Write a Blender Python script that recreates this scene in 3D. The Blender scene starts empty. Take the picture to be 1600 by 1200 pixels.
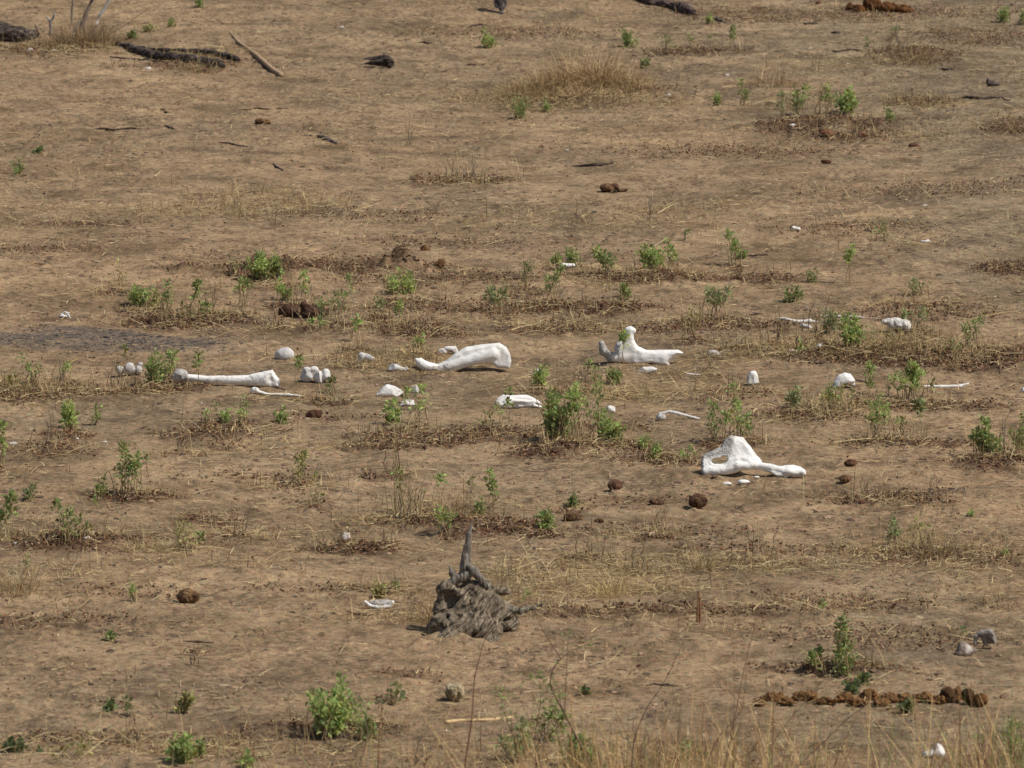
import bpy, math, random
import numpy as np

R = math.radians
sc = bpy.context.scene
col = sc.collection

# ------------------------------------------------------------------ camera, sky, sun, exposure
PITCH = R(9.5)
CAMZ = 10.0
FPX = 800.0 / 0.0752                 # focal length in pixels of a 1600 px wide picture
cam_d = bpy.data.cameras.new('camera')
cam = bpy.data.objects.new('camera', cam_d)
col.objects.link(cam)
cam.location = (0, 0, CAMZ)
cam.rotation_euler = (math.pi / 2 - PITCH, 0, 0)
cam_d.sensor_width = 36
cam_d.lens = 36 / (2 * 0.0752)
cam_d.clip_start = 1.0
cam_d.clip_end = 6000
cam_d.dof.use_dof = True
cam_d.dof.focus_distance = 61
cam_d.dof.aperture_fstop = 6.3
sc.camera = cam

SUN_EL, SUN_AZ = R(54), R(106)       # azimuth clockwise from +Y: the sun stands to the right, a little behind the camera
world = bpy.data.worlds.new('World')
sc.world = world
world.use_nodes = True
wn = world.node_tree
sky = wn.nodes.new('ShaderNodeTexSky')
sky.sky_type = 'NISHITA'
sky.sun_disc = False
sky.sun_elevation = SUN_EL
sky.sun_rotation = SUN_AZ
sky.dust_density = 2.0
wn.links.new(sky.outputs[0], wn.nodes['Background'].inputs[0])
wn.nodes['Background'].inputs[1].default_value = 0.075
sd = bpy.data.lights.new('sun', 'SUN')
sd.energy = 3.7
sd.angle = R(0.6)
sd.color = (1.0, 0.955, 0.88)
sun = bpy.data.objects.new('sun', sd)
col.objects.link(sun)
sun.location = (40, -20, 60)
sun.rotation_euler = (math.pi / 2 - SUN_EL, 0, math.pi - SUN_AZ)
sc.view_settings.view_transform = 'Standard'
sc.view_settings.look = 'None'
sc.view_settings.exposure = 0.10
sc.view_settings.gamma = 1.0
sc.cycles.max_bounces = 5
sc.cycles.diffuse_bounces = 3

# ------------------------------------------------------------------ noise
def _h(ix, iy, iz, seed):
    n = (ix.astype(np.int64) * 374761393 + iy.astype(np.int64) * 668265263 + iz * 2147483647 + seed * 974634777) & 0xFFFFFFFF
    n = ((n ^ (n >> 13)) * 1274126177) & 0xFFFFFFFF
    n = ((n ^ (n >> 15)) * 2246822519) & 0xFFFFFFFF
    return ((n ^ (n >> 16)) & 0xFFFF) / 32767.5 - 1.0

def vn2(x, y, cell, seed=0):
    x = x / cell; y = y / cell
    ix = np.floor(x); iy = np.floor(y)
    fx = x - ix; fy = y - iy
    fx = fx * fx * (3 - 2 * fx); fy = fy * fy * (3 - 2 * fy)
    a = _h(ix, iy, 0, seed); b = _h(ix + 1, iy, 0, seed)
    c = _h(ix, iy + 1, 0, seed); d = _h(ix + 1, iy + 1, 0, seed)
    return (a + (b - a) * fx) * (1 - fy) + (c + (d - c) * fx) * fy

def vn3(x, y, z, cell, seed=0):
    z = z / cell
    iz = np.floor(z); fz = z - iz; fz = fz * fz * (3 - 2 * fz)
    iz = iz.astype(np.int64)
    x = x / cell; y = y / cell
    ix = np.floor(x); iy = np.floor(y)
    fx = x - ix; fy = y - iy
    fx = fx * fx * (3 - 2 * fx); fy = fy * fy * (3 - 2 * fy)
    def pl(k):
        a = _h(ix, iy, k, seed); b = _h(ix + 1, iy, k, seed)
        c = _h(ix, iy + 1, k, seed); d = _h(ix + 1, iy + 1, k, seed)
        return (a + (b - a) * fx) * (1 - fy) + (c + (d - c) * fx) * fy
    return pl(iz) * (1 - fz) + pl(iz + 1) * fz

def sstep(a, b, x):
    t = np.clip((x - a) / (b - a), 0, 1)
    return t * t * (3 - 2 * t)

# ------------------------------------------------------------------ picture <-> ground
def flat(px, py):
    """Point of the level z=0 that the picture shows at (px,py), and its scale in px per metre."""
    u = (px - 800) / FPX; v = (600 - py) / FPX
    cy = math.cos(PITCH) + v * math.sin(PITCH)
    cz = -math.sin(PITCH) + v * math.cos(PITCH)
    t = CAMZ / -cz
    return u * t, cy * t, FPX / t

# patches of dark leaf litter and churned soil: px, py, half width px, half height px, strength
LITTER = [(290,491,115,9,1),(480,408,150,12,.75),(700,428,120,7,.4),(1010,427,95,7,.9),(1200,424,55,7,.7),(640,505,70,12,.8),
 (760,470,150,10,.6),(930,472,80,9,.7),(1110,500,100,9,.7),(860,506,70,5,.6),(1370,545,170,15,.9),(1540,550,90,14,.7),(1590,410,60,9,.9),
 (1090,80,75,5,.8),(905,135,130,14,.5),(1290,190,95,10,.9),(1320,208,70,7,.6),(1430,88,62,11,.9),(1450,160,55,8,.8),(1580,200,40,10,.7),
 (40,606,95,14,.8),(250,598,60,10,.8),(345,672,70,10,.9),(85,700,60,7,.6),(100,675,40,6,.6),(350,655,50,6,.6),(645,684,65,9,.8),
 (740,672,140,9,.6),(880,700,75,11,1),(960,690,60,8,.6),(1010,712,60,9,.6),(730,812,100,13,.8),(560,852,60,9,.7),(125,850,90,11,.8),
 (215,775,50,7,.9),(1260,634,70,8,.9),(1400,686,95,8,.9),(1450,620,120,8,.8),(1390,772,110,9,.8),(1560,715,65,12,.9),(1320,1050,110,9,.8),
 (610,935,50,6,.4),(330,815,50,8,.6),(320,850,50,5,.5),(720,278,75,6,.7),(600,850,30,8,.6),(960,775,110,8,.3),(1160,600,60,9,.4),
 (500,640,70,7,.3),(60,380,80,6,.35),(60,340,110,5,.3),(700,370,140,7,.2),(1150,230,130,10,.3),(1480,300,160,10,.25),(1330,360,110,8,.25),
 (1440,480,110,12,.4),(1480,860,120,14,.5),(1330,940,120,12,.35),(1420,1000,160,16,.3),(200,935,70,7,.3),(80,985,120,10,.3),(500,930,80,8,.3),
 (230,1170,200,12,.3),(70,1165,90,8,.4),(640,1065,80,7,.4),(930,660,60,6,.5),(420,740,100,9,.25),(1000,820,140,9,.25),(1180,850,120,8,.3),
 (300,95,90,7,.5),(70,75,90,9,.5),(800,50,120,8,.2),(600,330,160,8,.2),(1300,20,220,10,.25),(1520,60,90,14,.3),(950,970,140,8,.5),(1120,960,100,8,.5)]
# greyish-black fine debris (ash coloured soil)
ASH = [(70,518,170,12,.9),(210,528,150,12,.8),(330,538,80,8,.35),(330,520,90,8,.2)]
# broad patches where the ground turns greyer and darker
GREYER = [(1500,100,350,160,.8),(1550,350,160,120,.7),(1200,60,300,60,.6),(500,60,400,40,.45),(300,200,300,50,.35),(1450,1000,200,80,.6),(900,250,300,60,.35),(1500,1150,200,60,.7),(860,22,70,10,.8),(1080,22,90,8,.7),(1460,50,90,8,.6),(150,1110,350,40,.5),(950,1130,300,30,.5),(1500,260,250,60,.4),
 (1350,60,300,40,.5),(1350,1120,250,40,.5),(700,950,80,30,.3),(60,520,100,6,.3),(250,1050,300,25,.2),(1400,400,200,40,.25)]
# soil heaps and knobs: px, py, half width px, half depth px, height m
HEAPS = [(990,998,34,5,.085),(640,1072,35,4,.04),(716,1024,56,7,.07),(690,1012,34,4,.05),(90,1064,28,3,.045),(935,395,45,4,.03),(622,406,26,4,.07),(637,406,24,5,.13),
 (588,405,18,4,.07),(718,418,20,3.5,.07),(755,417,10,2,.03),(430,414,40,6,.10),(480,417,40,6,.09),(400,410,22,4,.09),(455,410,14,3,.09),(345,410,50,4,.05),(290,407,14,4,.08),(900,700,70,7,.03),(290,491,100,7,.035),
 (1380,545,150,12,.05),(1290,190,80,8,.05),(1020,427,80,5,.04),(880,700,70,8,.04),(720,815,90,9,.05),(1400,690,80,6,.04),(1330,1052,90,6,.05),
 (1390,785,120,6,.07),(1440,88,50,8,.06),(905,140,90,9,.05),(130,852,80,7,.05),(560,855,50,6,.04),(350,675,60,6,.04),(1560,720,50,8,.06),
 (440,36,25,4,.05),(220,935,40,4,.03),(105,1136,22,3,.03),(420,1160,60,5,.03),(60,995,45,3,.03),(330,815,40,5,.04),(500,30,30,3,.03),
 (420,940,25,3,.03),(1380,120,60,5,.04),(1270,205,25,3,.04),(140,40,40,4,.03),(940,658,60,4,.03),(1160,795,60,4,.02),(1350,745,30,4,.03)]

SH = [
 (311,12,16,16,'L','bright','tiny bright green sprig touching the top edge at left'),(207,61,24,12,'W','dark','low blue green weed left of the yellowish weed, upper left'),(230,50,32,11,'L','yel','low yellowish green weed behind the forked black log'),
 (268,41,16,12,'L','mid','small green sprig right of the yellowish weed'),(763,74,26,28,'L','bright','pale green sprig alone near the top centre'),(983,74,26,26,'L','mid','green sprig rising behind the dry tussock'),
 (1008,106,18,14,'L','dull','small dull sprig at right side of the dry tussock'),(1110,37,16,14,'L','bright','little sprig in front of the curved log at top'),(1042,84,22,26,'S','dull','thin grey green sprig left end of the upper litter strip'),
 (1081,77,12,20,'T','mid','narrow sprig in the middle of the upper litter strip'),(1106,73,12,14,'T','mid','short sprig right of the narrow one on upper litter strip'),(1145,80,22,38,'T','mid','tallest sprig of the upper litter strip'),
 (814,184,38,34,'L','mid','leafy green shrub left of slender twig, upper middle'),(852,174,16,16,'L','bright','small sprig right of the leafy upper middle shrub'),(1122,163,20,18,'L','mid','low green sprig left of the upright sprig, upper right'),
 (1158,164,22,38,'S','mid','upright sprig at the left of the upper right bushes'),(1222,182,22,36,'S','dull','leftmost stem of the upper right bushes'),(1248,178,32,40,'S','mid','second bush from the left of the upper right group'),
 (1292,178,36,62,'S','bright','tallest green bush of the upper right group'),(1325,176,44,34,'L','bright','low dense green bush right end of the upper right group'),(1390,191,20,22,'L','mid','small round green sprig right of the upper right group'),
 (1354,91,14,26,'T','dull','tiny sprig on left of the top right litter hump'),(1400,80,60,50,'D','dull','bare thin stems sticking up from the top right litter hump'),(1395,62,26,24,'S','dull','faint leaves above the top right litter hump'),
 (1568,36,20,24,'L','mid','green sprig at the right edge near the top'),(1598,38,16,20,'L','mid','sprig cut by the right edge near the top'),(27,271,30,20,'W','mid','lone low green weed at the left edge, upper half'),
 (62,237,22,7,'W','dark','flat dark weed above the lone low weed at left'),(190,446,40,34,'Y','yel','yellow green stubby shrub at left above the leaf litter'),(219,478,30,30,'L','bright','round bright bush at left end of the long litter strip'),
 (242,480,22,28,'L','yel','yellowish bush touching the round bright bush'),(262,502,26,62,'S','mid','thin leggy plant rising from the long litter strip'),(305,500,46,56,'S','mid','forked grey stem plant with leafy tips on the litter strip'),
 (338,482,30,40,'D','yel','bare straw coloured stems left of the leafy left bushes'),(378,478,24,62,'S','mid','slim plant left of the leafy bushes'),(406,435,46,40,'L','bright','broad bright bush topmost of the left bush group'),(434,432,20,36,'L','bright','narrow bright bush right of the topmost left bush'),
 (368,428,16,26,'Y','mid','stubby stems left of the topmost left bush'),(446,467,32,30,'L','bright','dense low green bush right above the big dark clods'),(478,468,26,46,'S','bright','upright bush above the middle dark clod'),(543,478,34,52,'T','bright','tall single stemmed bright bush right of the dark clods'),
 (518,500,60,44,'S','mid','loose stems right beside the dark clods'),(613,459,28,34,'L','bright','left half of the paired bush right of the single stemmed bush'),(637,458,26,26,'L','bright','right half of the paired bush'),
 (590,490,26,24,'S','dull','pale leaved low plant under the paired bush'),(625,498,20,26,'S','bright','small bright plant at right of the churned litter'),(552,532,24,30,'S','bright','bright tuft below the litter, left of centre'),(484,518,12,20,'T','bright','tiny green sprig under the dark clods'),
 (502,520,14,22,'T','mid','tiny paired sprig right of the one under the clods'),(438,505,46,54,'D','mid','thin bare twigs in front of the dark clods'),(776,486,54,46,'S','dull','stubbly stems with a leafy tip left of centre above shoulder blade'),(660,512,60,36,'D','yel','short dry stalks at right of the left litter'),
 (868,412,26,18,'L','mid','low bush at left behind the flat white bone piece'),(896,414,22,24,'L','mid','low bush at right behind the flat white bone piece'),(950,430,44,40,'S','mid','thin mixed shrub left of the round bright centre bush'),(1018,420,38,36,'L','bright','roundest bright green bush, upper centre right'),
 (1047,422,26,44,'S','bright','upright bush touching the roundest bright bush'),(1145,414,24,54,'S','bright','slim tall shrub with dark stems right of the round bush'),(1160,404,16,16,'L','mid','small leafy side bush right of the slim tall shrub'),(1072,376,16,14,'T','dull','pale sprig above the round bright bush'),
 (822,448,32,40,'S','dull','pair of leaning twigs with green tips below the flat white bone piece'),(866,470,40,56,'S','mid','leggy plant left of the dry stem cluster above pronged bone'),(893,500,52,50,'D','yel','cluster of dry upright stems above the pronged bone'),(975,466,20,22,'L','mid','small green sprig on litter above the pronged bone'),
 (1118,492,60,56,'S','dull','sparse stems with pale leaves right of the pronged bone'),(1086,520,40,44,'Y','yel','dry stems leaning over behind the right prong'),(1110,575,50,30,'D','yel','low dry stems right of the white pronged bone'),(1378,376,28,30,'S','mid','small spiky green plant on upper right bare soil'),
 (1328,440,24,54,'T','bright','slim upright bright shrub alone at right'),(1266,440,26,22,'W','dull','pale low weed left of the slim upright bright shrub'),(1240,470,34,24,'W','mid','round flat green weed below the pale low weed'),
 (1440,460,60,32,'S','dull','thin straggly weeds right of the slim upright bright shrub'),(1332,545,50,58,'L','bright','green clump growing in front of the tan rib'),(1300,520,40,34,'W','dull','grey green clump left of the clump before the tan rib'),(1226,530,44,60,'D','yel','tall dry stalks beside the wavy rib'),
 (1280,520,60,60,'D','yel','dry stalks between the wavy rib and the green clump'),(1385,545,80,40,'Y','yel','dry grassy stems in front of the rough white bone lump'),(1430,516,40,36,'S','dull','loose stems right of the rough white bone lump'),(1522,546,40,52,'S','mid','sprig with leafy tip near the right edge, mid height'),(1490,550,24,16,'L','mid','low green tuft left of the leafy tip sprig'),
 (18,615,46,42,'Y','yel','dry yellow stems at the left edge beside the grey backbone piece'),(50,600,40,44,'S','mid','thin leafy stems at far left middle'),(98,595,26,40,'S','bright','pair of leafy stems left of the grey backbone piece'),(196,566,16,24,'T','mid','sprig standing behind the grey backbone piece'),
 (245,600,44,50,'L','mid','leafy bush covering the knob end of the long leg bone'),(268,590,22,40,'S','bright','bright sprig touching the knob of the long leg bone'),(170,602,60,54,'D','yel','bare dry stems in front of the grey backbone piece'),(309,600,12,46,'T','mid','thin stalk with one leaf crossing the long leg bone'),
 (108,668,18,40,'L','bright','brightest narrow sprig at left below the backbone piece'),(148,664,14,26,'S','mid','small sprig right of the brightest narrow sprig'),(85,690,50,46,'D','yel','dry stubs left of the brightest narrow sprig'),(384,664,32,46,'S','bright','leafy upright shrub under the long leg bone'),
 (330,660,24,26,'S','mid','left small sprig beneath the long leg bone'),(352,660,16,18,'L','bright','middle small sprig beneath the long leg bone'),(441,661,20,20,'L','bright','little round bush right of the upright shrub under the leg bone'),(290,702,44,44,'D','yel','dry stubs below the long leg bone'),(365,690,40,46,'D','mid','dark bare stems below the upright leafy shrub'),
 (198,772,56,76,'S','mid','dark stemmed spreading shrub at left, lower middle'),(158,774,24,28,'L','mid','round low bush at left foot of the dark stemmed shrub'),(232,745,20,34,'T','dull','faint sprig right of the dark stemmed shrub'),(100,842,60,64,'S','mid','tall thin stems with green tips at lower left'),(125,845,50,30,'Y','mid','stubby tuft with pale flake at lower left'),
 (45,780,26,20,'W','dull','low pale weed at left edge below middle'),(150,800,18,22,'T','bright','tiny bright sprig below the dark stemmed shrub'),(4,732,26,66,'S','bright','sprig cut by the left edge above middle left'),(6,838,36,66,'S','mid','faint leafy stems at the left edge lower middle'),(42,900,20,30,'T','mid','small sprig on left edge near dry grass'),
 (292,858,44,42,'S','yel','spiky low plant left of the dry stubs, lower left'),(320,850,14,16,'T','bright','tiny green tip right of the spiky low plant'),(375,838,36,54,'D','mid','bare dark stems at lower left of centre'),(468,752,42,40,'S','yel','small forked shrub with yellow tips left of centre'),(490,784,20,38,'Y','mid','stubby green stems below the small forked shrub'),
 (510,854,56,44,'D','mid','dry stubs beside the rounded cream piece'),(612,662,30,34,'L','bright','bright bush left of the pair below the wedge flake'),(658,660,30,52,'S','bright','taller bush right of the pair below the wedge flake'),(634,640,16,30,'T','bright','small sprig in front of the wedge flake'),(566,690,60,46,'D','mid','dry stems below the wedge flake'),
 (466,610,20,50,'T','mid','thin leaning sprig in front of the white two lobed joint bone'),(520,615,30,24,'S','dull','low twiggy plant right of the two lobed joint bone'),(612,735,40,74,'D','mid','upright bare grey twigs above the big dry shrub'),(640,808,90,90,'D','yel','big dry branching shrub left of centre below the bones'),(628,800,70,66,'Y','mid','sparse leaves in the big dry branching shrub'),
 (697,834,24,36,'S','bright','orange stemmed sprig above the dead stump'),(690,790,20,50,'T','bright','tall thin stem with bright tip above the dead stump'),(750,806,22,24,'L','mid','small dense bush right of the orange stemmed sprig'),(772,790,30,52,'T','bright','leaning stem with leafy top right of the big dry shrub'),(738,770,14,20,'T','dull','faint tip between the leafy top stems'),
 (655,542,20,18,'L','bright','tiny green sprig behind the flat grey bone'),(672,560,26,36,'D','yel','pale stub sticks left of the shoulder blade'),(555,560,40,20,'D','yel','dry stubble above the white saddle bone piece'),(775,668,46,44,'Y','bright','stubby stems below the dome ended forked bone'),(798,660,20,50,'T','mid','stem with leaves crossing the dome ended forked bone'),
 (842,600,26,30,'L','bright','small bush above the tallest green shrub'),(882,692,74,108,'S','bright','tallest and fullest green shrub in the centre'),(872,690,50,70,'L','mid','dense lower growth of the central shrub'),(930,684,46,92,'S','mid','leggy shrub right beside the tallest green shrub'),(952,694,60,46,'L','bright','spreading low shrub right of the leggy shrub'),
 (921,596,44,32,'S','bright','green sprigs below left of the pronged bone'),(958,600,28,26,'L','mid','round tuft below the pronged bone'),(974,570,14,48,'T','bright','thin sprig standing in front of the pronged bone'),(905,600,30,40,'D','mid','thin twigs left of sprigs below the pronged bone'),(1003,702,28,24,'L','bright','upper one of the low sprigs left of hip bone'),(1022,716,24,26,'L','bright','middle one of the low sprigs left of hip bone'),
 (1075,722,34,26,'S','bright','nearest sprig left of the holed hip bone'),(1112,690,22,60,'S','mid','narrow shrub right behind the left end of the hip bone'),(1148,688,52,88,'S','bright','tall airy shrub standing behind the holed hip bone'),(1165,680,30,30,'S','mid','thin low sprigs right of the tall airy shrub'),(853,826,28,30,'L','bright','small round bush left of the broken dung lump'),(893,792,20,14,'L','mid','tiny sprig above the broken dung lump'),
 (1240,636,30,32,'L','dull','pale bush at left of the litter below the block bone'),(1262,636,36,34,'D','mid','bare twigs right of the pale bush'),(1296,628,26,26,'L','mid','bush at the foot of the white half dome bone'),(1310,560 + 80,90,36,'Y','yel','dry stalks below the white half dome bone'),(1374,684,44,72,'S','bright','green leggy shrub right of the half dome bone'),(1358,596,22,34,'T','bright','faint sprig right above the half dome bone'),
 (1412,622,66,54,'S','bright','bright mixed shrub left of the straight rib with upturned end'),(1450,618,36,26,'S','dull','low sprig in front of the rib with upturned end'),(1412,684,50,50,'Y','mid','pale dry stalks beside the green leggy shrub'),(1436,680,26,54,'T','dull','leaning thin twig with leaves right of pale dry stalks'),(1545,712,56,60,'L','mid','dense green bush at the right edge'),
 (1570,712,30,88,'D','mid','reddish bare stem standing in the right edge bush'),(1592,702,36,56,'L','mid','bush cut by the right edge'),(1456,780,50,62,'D','yel','pale stub stalks on soil ridge at right'),(1350,780,60,50,'D','yel','thin leaning dry stems right of the dung balls'),(1395,852,30,38,'S','dull','pale sprig in the right straw area'),(1440,850,80,40,'Y','yel','dry grassy clump right of the pale sprig'),
 (590,935,26,20,'L','yel','tiny yellow green tuft behind the crescent bone'),(618,922,16,12,'W','mid','faint weed right of the tuft behind the crescent bone'),(1318,1046,48,56,'L','mid','green bush on litter above the dung row'),(1320,1046,20,80,'T','mid','taller stem rising from the bush above the dung row'),(1268,1048,44,30,'S','mid','low bush at left of the bush above the dung row'),
 (515,1150,90,84,'L','bright','largest leafy green bush at the bottom left of centre'),(574,1156,44,46,'L','mid','side bush right of the largest bottom bush'),(555,1140,60,40,'S','mid','loose sprigs joining the two bottom bushes'),(283,1192,52,38,'L','bright','green bush at the bottom edge left'),(312,1182,22,24,'L','mid','side tuft right of the bottom edge bush'),(385,1200,28,18,'L','bright','bright tuft cut by the bottom edge'),
 (18,1175,18,18,'L','dark','dark tuft in the bottom left corner'),(32,1176,14,20,'L','dark','second dark tuft in the bottom left corner'),(62,1178,12,10,'W','dark','smallest dark tuft near bottom left corner'),(173,1112,18,16,'L','dark','small dark sprig, left of a pair at lower left'),(199,1120,24,30,'S','dark','small dark sprig, right of a pair at lower left'),
 (290,1114,20,28,'L','yel','yellow green sprig alone at lower left'),(208,940,14,24,'S','bright','tiny bright sprig left of the round dung ball'),(171,1002,10,12,'L','mid','tiny leaf tuft below left of the dung ball'),(205,1160,24,40,'D','mid','reddish dry stems above the bottom left soil'),(370,1165,28,60,'D','mid','bare grey twigs right of the bottom edge bush'),(298,990 + 50,34,36,'D','yel','thin forked weed below the round dung ball'),
 (1416,1114,24,18,'L','dark','blue green tuft right in front of the dung row'),(1333,1084,36,18,'W','dark','blue green weed behind the dung row'),(1350,1070,18,16,'L','dark','upper leaf tuft behind the dung row'),(615,1100,20,28,'S','dull','faint sprig right of the largest bottom bush'),(590,1110,12,18,'T','dark','tiny sprig right above the side bush'),
 (1283,960,12,20,'T','bright','green tip on thin stem above the lower right bush'),(1573,868,12,10,'W','bright','tiny green weed at the right edge'),(1516,806,16,8,'W','bright','small flat green leaf patch at right'),(919,1085,18,12,'W','dark','dark low weed above the blurred grass'),(1250,560,16,24,'T','mid','sprig on litter right of the pronged bone'),
 (1360,615,16,30,'T','bright','slim sprig between half dome bone and mixed shrub'),(720,275,70,40,'D','yel','row of dry stalks on reddish litter, upper middle'),(742,285,40,46,'D','mid','leaning dark stems at right of the upper middle litter'),(425,358,16,40,'D','yel','short reddish stub stems upper left of centre'),(640,225,10,46,'D','mid','lone thin stem on bare upper soil'),
 (1020,340,30,50,'D','yel','tall thin stem on upper right bare soil'),(1180,540,70,50,'D','yel','scattered dry stalks left of the wavy rib'),(1500,1000,16,20,'T','dull','faint sprig beside the grey bone pair'),(995,890,30,60,'D','yel','thin dry stems in straw right of stump'),(1195,870,60,60,'D','yel','thin upright dry stalks in the right straw'),
 (1015,832,60,60,'D','mid','thin bare twigs below the darkest dung ball'),(920,870,50,70,'D','mid','leaning bare twig right of the broken dung lump'),
]

_pr = random.Random(3)
for _a in SH:          # every plant gathers its own blown litter and dry grass
    if _a[1] > 395 and _a[4] in 'LSDY' and _a[2] > 16:
        LITTER.append((_a[0] + _pr.uniform(-12, 12), _a[1] + _pr.uniform(-1, 3), _a[2] * _pr.uniform(.5, 1.1), _pr.uniform(2.5, 6), _pr.uniform(.35, .85)))
def _ell(lst):
    out = []
    for (px, py, rx, ry, k) in lst:
        x, y, s = flat(px, py)
        elev = CAMZ * s / FPX
        out.append((x, y, rx / s, max(ry / (s * elev), .09), k))
    return out
LIT_W, ASH_W, GREYER_W, HEAP_W = _ell(LITTER), _ell(ASH), _ell(GREYER), _ell(HEAPS)
STRAW = [(660,556,110,9,.8),(560,548,60,8,.6),(960,905,170,22,1),(1060,880,120,14,.7),(860,930,90,16,.6),(1020,925,60,9,1),(800,905,40,9,.8),(740,960,150,22,.7),(610,980,110,14,.6),
 (400,318,170,16,.6),(900,345,200,14,.4),(1080,320,90,8,.6),(900,140,170,14,1),(1250,150,60,12,.5),(1450,165,70,7,.7),(1430,210,90,8,.6),
 (1400,530,150,16,.8),(1180,545,100,14,.6),(960,575,130,14,.4),(40,600,110,14,.7),(100,905,150,18,.6),(240,860,60,9,.9),(420,300,90,9,.5),(1500,850,130,26,.6),
 (1230,880,110,18,.6),(1250,950,100,12,.6),(1080,985,150,14,.6),(320,80,60,7,1),(120,75,60,9,.9),(700,780,100,16,.6),(450,830,120,20,.3),(330,880,160,14,.5),
 (500,610,120,10,.3),(1000,600,120,9,.5),(1320,620,110,10,.6),(1120,600,110,10,.4),(760,280,60,6,.7),(1560,900,80,26,.5),(620,930,60,8,.6),(200,1180,260,16,.5),
 (700,1190,400,14,.5),(1150,1190,250,14,.4),(1560,1180,120,20,.8),(1440,380,60,8,.5),(730,420,60,6,.3),(1280,100,70,9,.6),(60,330,200,14,.2)]
for _a in SH:
    if _a[1] > 395 and _a[4] in 'LSDY' and _a[2] > 16:
        STRAW.append((_a[0] + _pr.uniform(-30, 30), _a[1] + _pr.uniform(-4, 6), _a[2] * _pr.uniform(.8, 1.7), _pr.uniform(3, 9), _pr.uniform(.3, .8)))
STRAW_W = _ell(STRAW)

def mask(lst, x, y, seed, soft=.45):
    m = np.zeros_like(x)
    n1 = vn2(x, y, 1.0, seed + 3) * .45 + vn2(x, y, .38, seed) * .65 + vn2(x, y, .15, seed + 1) * .45 + vn2(x, y, .06, seed + 2) * .3
    for (cx, cy, rx, ry, k) in lst:
        sel = (np.abs(x - cx) < rx * 1.9) & (np.abs(y - cy) < ry * 1.9)
        if not sel.any(): continue
        r = np.hypot((x[sel] - cx) / rx, (y[sel] - cy) / ry) + n1[sel] * .55
        m[sel] = np.maximum(m[sel], k * sstep(1.0 + soft, 1.0 - soft, r))
    return m

rng = np.random.default_rng(7)
NP = 420
PRX = rng.uniform(-7.5, 7.5, NP); PRY = rng.uniform(43, 93, NP); PRR = rng.uniform(.07, .24, NP); PRD = rng.uniform(.006, .02, NP)

def height(x, y):
    z = vn2(x, y, 9.0, 1) * .10 + vn2(x, y, 3.3, 2) * .045 + vn2(x, y, 1.3, 3) * .020
    z += vn2(x, y, .52, 4) * .016
    rough = .55 + .45 * sstep(-.5, .6, vn2(x, y, 1.7, 11))
    z += rough * (vn2(x + .3 * vn2(x, y, .5, 60), y, .23, 5) * .009 + vn2(x, y, .115, 6) * .010 + vn2(x, y, .06, 7) * .008)
    lum = vn2(x, y, .17, 21) + .4 * vn2(x, y, .07, 22)
    z += sstep(.55, 1.1, lum) * .028 * rough
    return z

def height_full(x, y):
    z = height(x, y)
    for i in range(NP):
        sel = (np.abs(x - PRX[i]) < PRR[i] * 2.2) & (np.abs(y - PRY[i]) < PRR[i] * 2.2)
        if not sel.any(): continue
        r = np.hypot(x[sel] - PRX[i], y[sel] - PRY[i]) / PRR[i] * (1 + .12 * vn2(x[sel], y[sel], .1, 77))
        z[sel] += PRD[i] * (-sstep(1.05, .7, r) + .55 * np.exp(-((r - 1.2) / .22) ** 2))
    for i, (cx, cy, rx, ry, k) in enumerate(HEAP_W):
        sel = (np.abs(x - cx) < rx * 2) & (np.abs(y - cy) < ry * 2.5)
        if not sel.any(): continue
        xs, ys = x[sel], y[sel]
        r = np.hypot((xs - cx) / rx, (ys - cy) / ry) * (1 + .35 * vn2(xs, ys, .18, 80 + i) + .2 * vn2(xs, ys, .07, 90))
        z[sel] += k * np.clip(1 - r / 1.5, 0, 1) ** 1.15 * (1 + .35 * vn2(xs, ys, .09, 95))
    lit = mask(LIT_W, x, y, 31)
    z += lit * (.012 + .022 * vn2(x, y, .09, 33) + .014 * vn2(x, y, .045, 34))
    return z

def geo(a, b, first, ratio=1.35):
    out = []; d = first; v = a
    sgn = 1 if b > a else -1
    while abs(v - a) < abs(b - a):
        v += sgn * d; d *= ratio; out.append(v)
    return out
xs = np.array(geo(-8.2, -2500, .05)[::-1] + list(np.arange(-8.2, 8.2001, .0205)) + geo(8.2, 2500, .05))
ymid = [42.0]
while ymid[-1] < 96: ymid.append(ymid[-1] + .034 * (ymid[-1] / 58) ** 1.3)
ys = np.array(geo(42.0, -400, .08)[::-1] + ymid + geo(ymid[-1], 4000, .08))
GX, GY = np.meshgrid(xs, ys)
inner = (np.abs(GX) < 12) & (GY > 38) & (GY < 100)
GZ = np.zeros_like(GX)
_x, _y = GX[inner], GY[inner]
GZ[inner] = height_full(_x, _y)
fade = np.clip(1 - np.maximum(np.abs(GX) - 8.4, 0) / 3.5, 0, 1) * np.clip(1 - np.maximum(41.8 - GY, 0) / 3.5, 0, 1) * np.clip(1 - np.maximum(GY - 96, 0) / 4, 0, 1)
GZ *= fade

def ground_z(x, y):
    x = np.asarray(x, float); y = np.asarray(y, float)
    i = np.clip(np.searchsorted(xs, x) - 1, 0, len(xs) - 2); j = np.clip(np.searchsorted(ys, y) - 1, 0, len(ys) - 2)
    fx = np.clip((x - xs[i]) / (xs[i + 1] - xs[i]), 0, 1); fy = np.clip((y - ys[j]) / (ys[j + 1] - ys[j]), 0, 1)
    return (GZ[j, i] * (1 - fx) + GZ[j, i + 1] * fx) * (1 - fy) + (GZ[j + 1, i] * (1 - fx) + GZ[j + 1, i + 1] * fx) * fy

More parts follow.
